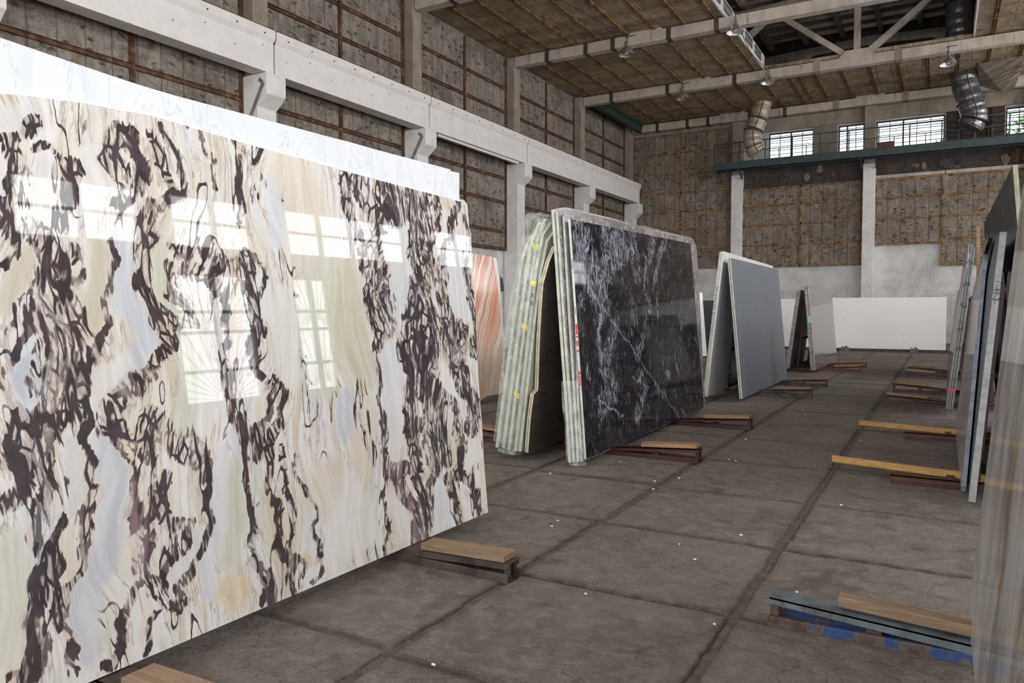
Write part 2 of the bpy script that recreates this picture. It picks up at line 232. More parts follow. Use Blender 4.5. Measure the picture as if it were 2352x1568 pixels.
def m_black():
    g = G('black_marble'); p = g.pos(); D = g.attr('dens'); LN = g.attr('line')
    w = g.vm('ADD', p, g.vscale(g.vm('SUBTRACT', g.noise(p, 3, 4, .5, .5, True), (.5, .5, .5)), .25))
    q = g.map(w, (25, 6.5, 1), (0, 0, 0), (0, 0, -.16)); n = g.noise(q, 1.5, 8, .8, .72)
    sp = g.ma('MULTIPLY', g.rr(g.ma('ADD', n, g.ma('MULTIPLY', D, .13)), .58, .69), g.rr(D, .05, .6, .45, 1))
    v1 = g.rr(g.ma('ABSOLUTE', g.ma('SUBTRACT', g.noise(g.map(w, (8, 1.9, 1), (3, 1, 0), (0, 0, -.2)), 1.6, 6, 1.2), .5)), 0, .014, 1, 0)
    v2 = g.rr(g.ma('ABSOLUTE', g.ma('SUBTRACT', g.noise(g.map(w, (3.5, 1.6, 1), (8, 5, 0), (0, 0, .3)), 2.3, 5, 1.0), .5)), 0, .007, .8, 0)
    br = g.rr(g.noise(p, 6, 5), .46, .62)
    v = g.ma('MULTIPLY', g.ma('MAXIMUM', v1, v2), g.ma('MULTIPLY', br, g.rr(D, 0, .5, .5, .95)))
    v = g.ma('MAXIMUM', g.ma('MAXIMUM', v, g.ma('MULTIPLY', sp, .8)), g.ma('MULTIPLY', LN, g.rr(g.noise(p, 30, 5, .5), .4, .55)), clamp=True)
    c = g.mix(g.rr(g.noise(w, 2.5, 5), .35, .7), (.010, .010, .013), (.028, .024, .026)); c = g.mix(g.ma('MULTIPLY', v, .9), c, (.46, .48, .57))
    g.set(Base_Color=c, Roughness=.05, Specular_IOR_Level=.14); return g.m
def m_onyx():
    g = G('orange_striped_onyx'); p = g.pos(); w = g.vm('ADD', p, g.vscale(g.noise(p, 1.5, 3, 0, .5, True), .25)); q = g.map(w, (1, 1, 1), (0, 0, 0), (0, 0, .42))
    x = g.sep(q)[0]; n = g.noise(g.map(q, (9, .8, 1)), 1.4, 6, .4); t = g.noise(g.comb(g.ma('MULTIPLY', x, 3.2), 0, 0), 2.2, 5)
    up = g.rr(g.sep(p)[1], .4, 1.3)
    c = g.ramp(t, [(.30, (.72, .66, .62)), (.40, (.80, .78, .76)), (.47, (.72, .36, .24)), (.50, (.75, .25, .11)), (.53, (.80, .72, .67)), (.62, (.82, .80, .77)), (.66, (.62, .50, .36)), (.72, (.8, .76, .72))])
    c = g.mix(g.rr(n, .45, .7, 0, .6), c, (.70, .60, .52)); lo = g.mix(g.rr(n, .4, .6), (.56, .50, .38), (.70, .62, .54)); c = g.mix(g.ma('MULTIPLY', g.ma('SUBTRACT', 1, up), .65), c, lo)
    g.set(Base_Color=c, Roughness=.1); return g.m
def polished(g, c, fac, rough):
    df = g.t.nodes.new('ShaderNodeBsdfDiffuse'); gl = g.t.nodes.new('ShaderNodeBsdfGlossy'); mx = g.t.nodes.new('ShaderNodeMixShader'); g.L(c, df.inputs[0]); gl.inputs['Roughness'].default_value = rough
    mx.inputs[0].default_value = fac; g.t.links.new(df.outputs[0], mx.inputs[1]); g.t.links.new(gl.outputs[0], mx.inputs[2]); g.t.links.new(mx.outputs[0], g.out.inputs[0])
def m_stripe():
    g = G('striped_brown_grey_marble'); p = g.pos(); w = g.vm('ADD', p, g.vscale(g.noise(p, 1.6, 3, 0, .5, True), .18)); q = g.map(w, (1.6, .8, 1), (0, 0, 0), (0, 0, .12))
    n = g.noise(q, 2.2, 6, .6); n2 = g.noise(g.map(w, (2.6, 1.1, 1), (4, 0, 0)), 1.5, 5, .5); m = g.rr(g.noise(g.map(w, (1.5, .5, 1), (2, 3, 0)), 1.8, 3), .35, .62)
    c = g.ramp(n, [(.3, (.34, .33, .32)), (.45, (.22, .22, .22)), (.52, (.42, .40, .37)), (.62, (.30, .255, .19)), (.75, (.5, .47, .43))]); c = g.mix(g.rr(n2, .5, .66, 0, .8), c, (.17, .115, .055))
    c = g.mix(m, c, g.mix(g.rr(n, .4, .6), (.48, .46, .45), (.36, .34, .32)))
    polished(g, c, .34, .05); return g.m
ST = {'viola': m_viola(), 'black': m_black(), 'onyx': m_onyx(), 'stripe': m_stripe(),
      'carrara': m_plainstone('white_carrara', (.66, .69, .73), (.38, .41, .47), .45, .3, 2.6, 0, (2.2, 1, 1), .5, .02, (.58, .61, .67)),
      'greymarble': m_plainstone('grey_lilac_marble', (.17, .155, .16), (.50, .46, .42), .8, .18, 3, 0, (1, 1, 1), .3, .035, (.30, .27, .265)),
      'purplemarble': m_plainstone('wrapped_purple_marble', (.34, .33, .35), (.18, .16, .2), .6, .3, 3.5, 0, (1, 1, 1), .6, .04, (.5, .49, .5)),
      'greenish': m_plainstone('pale_green_marble', (.56, .58, .50), (.35, .38, .32), .5, .3, 3),
      'darkback': m_plainstone('dark_brown_stone_back', (.085, .07, .055), (.045, .037, .03), .7, .55, 1.2, 0, (.6, 4, 1), 0, .05, (.12, .10, .075)),
      'white': m_plainstone('plain_white_quartz', (.80, .80, .80), (.72, .72, .72), .3, .18, 1.4),
      'calacatta': m_plainstone('white_veined_quartz', (.74, .725, .71), (.60, .59, .59), .35, .28, .9, 0, (1, 1, 1), .5, .008),
      'greygran': m_plainstone('brushed_grey_stone', (.085, .102, .128), (.28, .31, .35), .5, .36, 1.1, .6, (1, 1, 1), .7, .006, None),
      'taupe': m_plainstone('polished_taupe_stone', (.215, .188, .182), (.28, .25, .245), .25, .09, 1.6, 0, (2.5, .6, 1), .1, .03, None, 0, .5),
      'lilac': m_plainstone('polished_lilac_grey_stone', (.50, .455, .465), (.58, .54, .55), .3, .06, 1.5, 0, (4, .5, 1), .1, .02, None, 0, .15, .42),
      'taupematt': m_plainstone('matt_taupe_stone', (.20, .175, .17), (.26, .23, .22), .25, .5, 1.6),
      'charcoal': m_plainstone('streaky_charcoal_stone', (.045, .048, .056), (.12, .125, .135), .6, .14, 1.3, 0, (7, .8, 1), .25, .06, (.03, .032, .038), 0, .5, .22),
      'darkpanel': m_plainstone('matt_black_stone', (.022, .022, .026), (.03, .03, .034), .3, .5)}
# ---------------------------------------------------------------- mesh helpers
class MB:
    def __init__(s): s.v = []; s.f = []; s.mi = []
    def quadbox(s, P, mi=0):   # 8 points: 4 bottom, 4 top
        b = len(s.v); s.v += [tuple(p) for p in P]
        for q in ((0, 3, 2, 1), (4, 5, 6, 7), (0, 1, 5, 4), (1, 2, 6, 5), (2, 3, 7, 6), (3, 0, 4, 7)): s.f.append(tuple(b+i for i in q)); s.mi.append(mi)
        return s
    def box(s, x0, x1, y0, y1, z0, z1, mi=0): return s.quadbox([(x0, y0, z0), (x1, y0, z0), (x1, y1, z0), (x0, y1, z0), (x0, y0, z1), (x1, y0, z1), (x1, y1, z1), (x0, y1, z1)], mi)
    def bar(s, a, b, w=.05, h=.05, up=(0, 0, 1), mi=0):
        a, b = Vector(a), Vector(b); d = (b-a).normalized(); u = Vector(up); r = d.cross(u)
        if r.length < 1e-4: r = d.cross(Vector((0, 1, 0)))
        r.normalize(); u = r.cross(d); r *= w/2; u *= h/2
        return s.quadbox([a-r-u, a+r-u, b+r-u, b-r-u, a-r+u, a+r+u, b+r+u, b-r+u], mi)
    def poly(s, pts, h, axis='y', mi=0):  # pts outline in plane, extruded by vector h
        b = len(s.v); n = len(pts); s.v += [tuple(p) for p in pts]+[tuple(Vector(p)+Vector(h)) for p in pts]
        s.f.append(tuple(b+i for i in range(n))[::-1]); s.mi.append(mi); s.f.append(tuple(b+n+i for i in range(n))); s.mi.append(mi)
        for i in range(n): j = (i+1) % n; s.f.append((b+i, b+j, b+n+j, b+n+i)); s.mi.append(mi)
        return s
    def tube(s, pts, r, seg=10, mi=0, cap=True):
        pts = [Vector(p) for p in pts]; b = len(s.v); n = len(pts); rs = r if hasattr(r, '__len__') else [r]*n
        for i, p in enumerate(pts):
            d = (pts[min(i+1, n-1)]-pts[max(i-1, 0)]).normalized(); a = d.cross(Z_) if abs(d.z) < .95 else d.cross(Vector((0, 1, 0))); a.normalize(); c = a.cross(d)
            for k in range(seg): t = 2*PI*k/seg; s.v.append(tuple(p+(a*math.cos(t)+c*math.sin(t))*rs[i]))
        for i in range(n-1):
            for k in range(seg): k2 = (k+1) % seg; s.f.append((b+i*seg+k, b+i*seg+k2, b+(i+1)*seg+k2, b+(i+1)*seg+k)); s.mi.append(mi)
        if cap: s.f.append(tuple(b+k for k in range(seg))[::-1]); s.f.append(tuple(b+(n-1)*seg+k for k in range(seg))); s.mi += [mi, mi]
        return s
    def lathe(s, prof, seg=24, c=(0, 0, 0), mi=0):
        b = len(s.v); n = len(prof)
        for (r, z) in prof:
            for k in range(seg): t = 2*PI*k/seg; s.v.append((c[0]+r*math.cos(t), c[1]+r*math.sin(t), c[2]+z))
        for i in range(n-1):
            for k in range(seg): k2 = (k+1) % seg; s.f.append((b+i*seg+k, b+i*seg+k2, b+(i+1)*seg+k2, b+(i+1)*seg+k)); s.mi.append(mi)
        return s
    def build(s, name, mat, parent=None, loc=None, bevel=0, smooth=False):
        me = bpy.data.meshes.new(name); me.from_pydata(s.v, [], s.f); mats = mat if isinstance(mat, (list, tuple)) else [mat]
        for m in mats: me.materials.append(M[m] if isinstance(m, str) else m)
        me.polygons.foreach_set('material_index', s.mi)
        if smooth: me.polygons.foreach_set('use_smooth', [True]*len(me.polygons))
        me.update(); o = bpy.data.objects.new(name, me); COL.objects.link(o)
        if loc is not None: me.transform(Matrix.Translation(-Vector(loc))); o.location = loc
        if parent: o.parent = parent; o.matrix_parent_inverse = parent_inv(parent)
        if bevel: b = o.modifiers.new('bevel', 'BEVEL'); b.width = bevel; b.segments = 2; b.limit_method = 'ANGLE'
        return o
def wmat(o):
    m = o.matrix_basis.copy()
    if o.parent: m = wmat(o.parent) @ o.matrix_parent_inverse @ m
    return m
def parent_inv(p): return wmat(p).inverted()
def tag(o, label=None, cat=None, group=None, kind=None):
    if label: o['label'] = label
    if cat: o['category'] = cat
    if group: o['group'] = group
    if kind: o['kind'] = kind
    elif label: o['kind'] = 'thing'
    return o
def empty(name, loc=(0, 0, 0), label=None, cat=None, group=None, kind=None):
    o = bpy.data.objects.new(name, None); COL.objects.link(o); o.location = loc; o.empty_display_size = .1; return tag(o, label, cat, group, kind)
# ---------------------------------------------------------------- floor
XJ = [-14.1, -13.4, -12.25, -11.1, -9.95, -8.8, -7.65, -6.5, -5.35, -4.22, -3.08, -1.94, -.80, .34, 1.5, 2.65, 3.8, 4.95, 6.1, 7.25, 8.6]
YJ0 = [-7.0, -5.9, -4.7, -3.5, -2.35, -1.15, 0, 1.2, 2.38, 3.45, 4.57, 5.76, 7.03, 8.37, 9.7, 11.02, 12.15, 13.4, 14.65, 15.8, 16.95, 18.2, 19.4, 20.6, 21.8, 23.0, 24.2, 25.4, 26.6, 27.8, 29.0, 30.2, 31.4, 32.6, 33.8, 35.0, 36.7]
def build_floor():
    v, f, jt = [], [], []
    def nz(x, y, s): return mnoise.noise(Vector((x*s, y*s, 3.1)))
    for i in range(len(XJ)-1):
        off = 0 if i in (11, 12) else (-.14, .10, .04, -.08)[i % 4]
        ys = [YJ0[0]]+[y+off for y in YJ0[1:-1]]+[YJ0[-1]]
        for j in range(len(ys)-1):
            near = ys[j] < 14 and XJ[i] > -6; st = .03 if near else .4
            g = .008+.008*rng.rand(); x0, x1, y0, y1 = XJ[i]+g+.008, XJ[i+1]-g-.008, ys[j]+g, ys[j+1]-g
            h = rng.rand()*.008; tx, ty = (rng.rand(2)-.5)*.006
            pts = []
            for (p, q, a) in (((x0, y0), (x1, y0), 0), ((x1, y0), (x1, y1), 1), ((x1, y1), (x0, y1), 2), ((x0, y1), (x0, y0), 3)):
                L = math.hypot(q[0]-p[0], q[1]-p[1]); n = max(2, int(L/st))
                for k in range(n):
                    t = k/n; x, y = p[0]+(q[0]-p[0])*t, p[1]+(q[1]-p[1])*t
                    e = (nz(x, y, 2.5)*.012+nz(x, y, 9)*.010+nz(x, y, 26)*.006) if near else 0
                    if a % 2 == 0: y += e
                    else: x += e
                    pts.append((x, y))
            b = len(v); n = len(pts); cx_, cy_ = (x0+x1)/2, (y0+y1)/2
            def zz(x, y): return h+(x-cx_)*tx+(y-cy_)*ty
            for (x, y) in pts: v.append((x, y, -.03)); jt.append(1.)
            for (x, y) in pts: v.append((x, y, zz(x, y)-.010)); jt.append(1.)
            for s_, zd, jv in ((.008, -.001, .8), (.022, 0, .22), (.07, 0, 0)):
                for (x, y) in pts:
                    xx = cx_+(x-cx_)*(1-s_/((x1-x0)/2)); yy = cy_+(y-cy_)*(1-s_/((y1-y0)/2)); v.append((xx, yy, zz(xx, yy)+zd)); jt.append(jv)
            for r in range(4):
                for k in range(n): k2 = (k+1) % n; f.append((b+r*n+k, b+r*n+k2, b+(r+1)*n+k2, b+(r+1)*n+k))
            f.append(tuple(b+4*n+k for k in range(n)))
    me = bpy.data.meshes.new('floor'); me.from_pydata(v, [], f); me.materials.append(M['floor']); me.materials.append(M['dirt'])
    at = me.attributes.new('joint', 'FLOAT', 'POINT'); at.data.foreach_set('value', jt)
    o = bpy.data.objects.new('floor', me); COL.objects.link(o); tag(o, kind='structure')
    MB().box(XL-.4, XR+.4, YN-.3, YB+.4, -.3, -.007).build('joint_dirt', 'dirt', o)
build_floor()
# ---------------------------------------------------------------- left wall
wl = MB().box(XL-.35, XL, YN-.3, YB+.3, -.3, 14.2).build('wall_left', 'brick'); tag(wl, kind='structure')
COLY = [.4, 6.4, 12.35, 18.3, 24.35, 30.2, 36.15]
BARZ = [3.75, 4.15, 5.35, 6.2, 7.35, 8.6, 9.42, 10.4]
for k in range(len(COLY)-1):
    y0, y1 = COLY[k]+.3, COLY[k+1]-.3; z0 = 3.25 if k > 2 else 3.2
    if k == 3: z0 = 3.6
    MB().box(XL+.002, XL+.10, y0, y1, z0, 10.6).build('insulation_panel', 'insul', wl)
    m = MB(); ym = (y0+y1)/2; X = XL+.10
    for yy in (y0+.03, ym, y1-.03): m.box(X, X+.05, yy-.035, yy+.035, z0, 10.55)
    m.box(X, X+.06, ym-.075, ym-.05, z0, 10.5)
    for z in [z0+.03]+[z for z in (4.25, 5.32, 6.2, 7.4, 8.6, 9.45) if z > z0+.2]: m.box(X, X+.055, y0, y1, z-.035, z+.035); m.box(X, X+.04, y0, y1, z+.06, z+.075)
    m.build('rusty_frame', 'rust', wl)
# columns with corbels on the left side
def left_column(y, first=[None]):
    if first[0] is None:
        r = empty('concrete_column', (XL, y, 0)); X = XL+.02
        MB().poly([(X, y-.28, 0), (-13.5, y-.28, 0), (-13.5, y-.28, 6.0), (-13.19, y-.28, 6.26), (-13.19, y-.28, 6.74), (X, y-.28, 6.74)], (0, .56, 0)).build('corbelled_shaft', 'white', r, bevel=.02)
        MB().box(X, -13.68, y-.22, y+.22, 6.745, 10.6).build('upper_shaft', 'colraw', r, bevel=.015)
        first[0] = (r, y); return r
    r0, y0 = first[0]; r = r0.copy(); COL.objects.link(r); r.location = (XL, y, 0)
    for c in [c for c in S.objects if c.parent == r0]: d = c.copy(); COL.objects.link(d); d.parent = r; d.matrix_parent_inverse = c.matrix_parent_inverse
    return r
LBL = ['white-painted concrete column with corbel nearest the camera behind the tall marble slabs', 'white concrete column with corbel beside the left wall, second from the near end', 'white corbelled column whose corbel shows above the white marble slab at far left', 'corbelled column with a loose metal bracket, above the right end of the white marble slab', 'white column standing behind the orange onyx slab and green wrapped slabs', 'white column rising behind the wrapped dark marble slabs', 'white column in the far left corner at the end of the crane beam']
for y, l in zip(COLY, LBL): tag(left_column(y), l, 'column', 'corbelled columns along the left wall')
# crane runway beams
for k in range(len(COLY)):
    y0 = COLY[k-1] if k else -5.55; y1 = COLY[k]; X = -13.25
    r = empty('crane_beam', (X, y0, 6.75), ['nearest', 'second nearest', 'third nearest', 'fourth', 'fifth', 'sixth', 'farthest'][k]+' white crane beam length on the left wall'+(['', '', ', cut by the white marble slab', ', above that slab', ' above the onyx slab', ' above the wrapped dark slabs', ' ending in the far corner'][k]), 'beam', 'crane runway beams')
    MB().box(X-.42, X, y0+.025, y1-.025, 6.75, 7.5).poly([(X, y0+.025, 7.42), (X+.07, y0+.025, 7.52), (X+.07, y0+.025, 7.70), (X-.49, y0+.025, 7.70), (X-.49, y0+.025, 7.52), (X-.42, y0+.025, 7.42)], (0, y1-y0-.05, 0)).build('beam_body', 'beam', r, bevel=.008)
    m = MB().box(X-.26, X-.12, y0, y1, 7.70, 7.80).box(X+.0, X+.05, y0+.05, y1-.05, 7.70, 7.725); m.build('crane_rail', 'rust', r)
    n = 8
    for i in range(n):
        yy = y0+.35+i*(y1-y0-.7)/(n-1); MB().box(X+.066, X+.095, yy-.012, yy+.012, 7.55, 7.575).build('bolt', 'iron', r)
        MB().box(X, X+.012, yy-.01, yy+.01, 7.1+.2*(i % 2), 7.12+.2*(i % 2)).build('bolt', 'iron', r)
for y in (18.3, 12.35):
    b = MB().bar((-13.3, y-.292, 6.5), (-13.75, y-.292, 5.75), .022, .10).bar((-13.3, y-.30, 6.5), (-13.42, y-.30, 6.6), .03, .08).build('metal_bracket', 'alu'); tag(b, 'bent grey metal bracket on the corbel '+('above the right end of the white slab' if y > 13 else 'above the left part of the white slab'), 'bracket')
# fluorescent batten under the beam
b = MB().box(-13.42, -13.36, 18.9, 23.9, 6.68, 6.749).build('conduit_strip', 'beam'); tag(b, 'thin white conduit strip under the crane beam above the onyx slab', 'conduit')
# ---------------------------------------------------------------- far wall with clerestory windows
wb = MB()
FW = [(-7.15, -5.2, 8.4, 9.62), (-4.15, -3.1, 8.4, 9.62), (-2.62, -.03, 8.4, 9.62), (2.12, 4.4, 8.5, 9.6)]
xs = [XL-.35]; 
wb.box(XL-.35, XR+.35, YB, YB+.35, -.3, 8.4).box(XL-.35, XR+.35, YB, YB+.35, 9.62, 14.2)
prev = XL-.35
for (a, b_, c, d) in FW: wb.box(prev, a, YB, YB+.35, 8.4, 9.62); prev = b_
wb.box(prev, XR+.35, YB, YB+.35, 8.4, 9.62)
wb = wb.build('wall_back', 'brick'); tag(wb, kind='structure')
for (a, b_, z0, z1) in ((-13.8, -8.75, 3.45, 10.1), (-8.25, -3.1, 3.42, 7.1), (-2.58, -.1, 4.25, 7.1), (-.02, 2.85, 3.3, 7.1), (3.35, 8.4, 3.3, 7.1)):
    MB().box(a, b_, YB-.12, YB, z0, z1).build('insulation_panel', 'insul_far', wb)
    m = MB(); xm = (a+b_)/2; Y = YB-.12
    if b_-a > 4:
        for x in (a+.03, xm, b_-.03): m.box(x-.035, x+.035, Y-.05, Y, z0, z1)
    else:
        m.box(a-.06, a+.02, Y-.06, Y, z0, z1)
    zs = [z0+.03]+[z for z in (4.45, 5.38, 6.28, 7.2, 8.2, 9.15) if z0+.2 < z < z1]+[z1-.03]
    for z in zs: m.box(a, b_, Y-.05, Y, z-.035, z+.035)
    m.build('rusty_frame', 'gold', wb)
MB().box(-8.25, XR, YB-.05, YB, 7.12, 8.38).build('dark_strip', 'darkwall', wb)  # dark band on the wall below the windows
for i in range(44):
    x = -7.9+rng.rand()*10.6; z = 7.2+rng.rand()*.35; w_, h_ = .1+rng.rand()*.45, .1+rng.rand()*.5; pts = [(x+w_*(.5+.5*math.cos(a)*(.6+.5*rng.rand())), YB-.05, z+h_*(.5+.5*math.sin(a)*(.6+.5*rng.rand()))) for a in np.linspace(0, 2*PI, 8)[:-1]]
    MB().poly(pts, (0, -.02-rng.rand()*.05, 0)).build('torn_insulation', ['insul_far', 'rust', 'darkwall', 'iron', 'darkwall'][i % 5], wb)
MB().box(-8.9, XR, YB-.10, YB, 9.68, 10.45).build('concrete_lintel', 'colraw', wb); MB().box(-13.9, -8.9, YB-.10, YB, 10.1, 10.45).build('concrete_lintel', 'conc', wb)
MB().box(-5.16, -4.19, YB-.04, YB, 8.35, 9.66).build('grey_infill_board', 'conc', wb); MB().box(0.02, 2.08, YB-.03, YB, 8.35, 9.66).build('dark_infill', 'darkwall', wb)
MB().box(-2.6, .02, YB-.16, YB-.1, 7.12, 7.26).box(.05, 8.4, YB-.16, YB-.1, 7.12, 7.26).build('timber_ledge', 'truss', wb)
def mullions(a, b_, c, d, y, nx, rows, th=.035):
    m = MB(); m.box(a, b_, y-.04, y+.04, c, c+.05).box(a, b_, y-.04, y+.04, d-.05, d).box(a, a+.05, y-.04, y+.04, c, d).box(b_-.05, b_, y-.04, y+.04, c, d)
    for i in range(1, nx): x = a+(b_-a)*i/nx; t = th*(1.8 if i == nx//2 else .8); m.box(x-t/2, x+t/2, y-.03, y+.03, c, d)
    for q in rows: z = c+(d-c)*q; m.box(a, b_, y-.025, y+.025, z-th*.35, z+th*.35)
    return m
for i, (a, b_, c, d) in enumerate(FW):
    o = mullions(a, b_, c, d, YB+.12, max(3, int((b_-a)/.45)), (.2, .36, .5, .64, .72, .8, .88)).build('window_%d' % (i+1), 'iron'); tag(o, kind='structure')
    MB().box(a, b_, YB+.2, YB+.205, c, d).build('pane', 'glass', o)
# grille over the dark infill
m = MB()
for z in np.arange(8.45, 9.7, .2): m.box(.0, 2.1, YB-.12, YB-.08, z, z+.03)
for x in (.5, .62, 1.1, 1.5, 1.62): m.box(x, x+.035, YB-.13, YB-.07, 8.4, 9.66)
m.build('steel_grille', 'rust', wb)
# far columns
for x, l in ((-8.5, 'slim far-wall column left of the barred windows, painted white below the walkway'), (-2.84, 'far-wall column between the two widest barred windows, white below the walkway'), (3.1, 'far-wall column at the right edge, behind the walkway')):
    r = empty('wall_column', (x, YB, 0), l, 'column', 'far wall columns')
    MB().box(x-.24, x+.24, YB-.5, YB-.001, 0, 7.75).build('painted_shaft', 'white', r, bevel=.015)
    MB().box(x-.22, x+.22, YB-.48, YB-.001, 7.75, 10.24).build('bare_shaft', 'colraw', r, bevel=.015)
# ---------------------------------------------------------------- right and near walls (seen in the polished slabs, they let the daylight in)
def wall_with_holes(name, u0, u1, holes, fn, mat, H=14.2):
    m = MB(); us = sorted(set([u0, u1]+[h[0] for h in holes]+[h[1] for h in holes]))
    for a, b_ in zip(us[:-1], us[1:]):
        hs = sorted([(h[2], h[3]) for h in holes if h[0] <= a+1e-6 and h[1] >= b_-1e-6]); z = -.3
        for (c, d) in hs: fn(m, a, b_, z, c); z = d
        fn(m, a, b_, z, H)
    o = m.build(name, mat); return tag(o, kind='structure')
wallr = wall_with_holes('wall_right', YN-.3, YB+.3, RWIN_LOW+RWIN_HIGH+RWIN_FILL, lambda m, a, b_, c, d: m.box(XR, XR+.3, a, b_, c, d), 'conc')
wallf = wall_with_holes('wall_front', XL-.35, XR+.3, NWIN, lambda m, a, b_, c, d: m.box(a, b_, YN-.3, YN, c, d), 'conc')
wi = 5
for (a, b_, c, d) in RWIN_LOW+RWIN_HIGH+RWIN_FILL:  # includes the added top strip
    m = MB(); X = XR+.12; low = c < 2
    m.box(X-.03, X+.03, a, b_, c, c+.05).box(X-.03, X+.03, a, b_, d-.05, d).box(X-.03, X+.03, a, a+.05, c, d).box(X-.03, X+.03, b_-.05, b_, c, d)
    n = max(2, round((b_-a)/(1.1 if low else 1.25)))
    for i in range(1, n): y = a+(b_-a)*i/n; m.box(X-.04, X+.04, y-.06, y+.06, c, d)
    if low:
        zr = [2.05, 2.9, 3.35]
        for z in zr: m.box(X-.03, X+.03, a, b_, z-.035, z+.035)
        for i in range(n):
            ya, yb = a+(b_-a)*i/n+.08, a+(b_-a)*(i+1)/n-.08
            for (z0, z1) in ((1.42, 2.86), (2.95, 4.12)):
                o_ = ya if i % 2 else yb; e_ = yb if i % 2 else ya; q = .16*(1 if e_ > o_ else -1)
                for t in np.linspace(0.06, .94, 8):
                    ang = t*PI/2; L = 3.; dy, dz = math.cos(ang)*(1 if e_ > o_ else -1), math.sin(ang)
                    L = min(abs(e_-o_)/max(abs(dy), 1e-4), (z1-z0)/max(dz, 1e-4)); m.bar((X-.05, o_+dy*.18, z0+dz*.18), (X-.05, o_+dy*L, z0+dz*L), .012, .012)
    else: m.box(X-.03, X+.03, a, b_, (c+d)/2-.03, (c+d)/2+.03)
    o = m.build('window_%d' % wi, 'iron'); tag(o, kind='structure'); MB().box(XR+.2, XR+.205, a, b_, c, d).build('pane', 'glass', o); wi += 1
for (a, b_, c, d) in NWIN:  # last one is the added roof-space opening
    o = mullions(a, b_, c, d, YN-.12, 3, (.33, .66), .06).build('window_%d' % wi, 'iron'); tag(o, kind='structure'); MB().box(a, b_, YN-.2, YN-.195, c, d).build('pane', 'glass', o); wi += 1
# ---------------------------------------------------------------- false ceiling, roof and trusses
ZC = 10.66; OX0, OX1, OY1 = -6.15, .8, 30.25
ceil = MB().box(XL, OX0, YN, YB, ZC, ZC+.12).box(OX1, XR, YN, YB, ZC, ZC+.12).box(OX0, OX1, OY1, YB, ZC, ZC+.12).build('ceiling', 'insul_ceil'); tag(ceil, kind='structure')
def rib(x, y0, y1):
    m = MB()
    for d in (-.045, .02): m.box(x+d, x+d+.028, y0, y1, ZC-.05, ZC-.004)
    m.box(x-.02, x+.02, y0, y1, ZC-.02, ZC-.004).build('rusty_rib', 'gold', ceil)
x = -13.22; k = 0
while x < 8.4:
    if OX0-.02 < x < OX1: rib(x, OY1, YB-.1)
    else: rib(x, YN+.1 if x < 2.6 else 10, YB-.1)
    x += .97
for x in (-6.48, -5.1): rib(x, OY1, YB-.1)
m = MB()
for y in np.arange(9.2, 36.5, 1.02):
    xs_ = [(-14, OX0), (OX1, 8.5)] if y < OY1 else [(-14, 8.5)]
    for (a, b_) in xs_:
        x = a+.78 if a < -10 else a
        while x < b_-.3:
            x2 = min(x+.97, b_); m.tube([(x+(x2-x)*t, y+.1*math.sin(x*1.7+y), ZC-.012-.045*4*t*(1-t)) for t in (0, .25, .5, .75, 1)], .010, 5, cap=False); x = x2
tag(m.build('sagging_wire', 'gold', ceil), kind='stuff')
MB().box(OX0, OX0+.05, YN, OY1, ZC-.02, ZC+.50).box(OX1-.05, OX1, YN, OY1, ZC-.02, ZC+.5).build('opening_curb', 'white', ceil)
for y in np.arange(9, 30, 1.5):
    m = MB(); m.box(OX0+.05, OX0+.075, y, y+1.05, ZC+.12, ZC+.14).box(OX0+.05, OX0+.075, y, y+1.05, ZC+.40, ZC+.42)
    for q in np.arange(0, 1.06, .15): m.box(OX0+.05, OX0+.07, y+q, y+q+.02, ZC+.12, ZC+.42)
    m.build('curb_vent', 'iron', ceil)
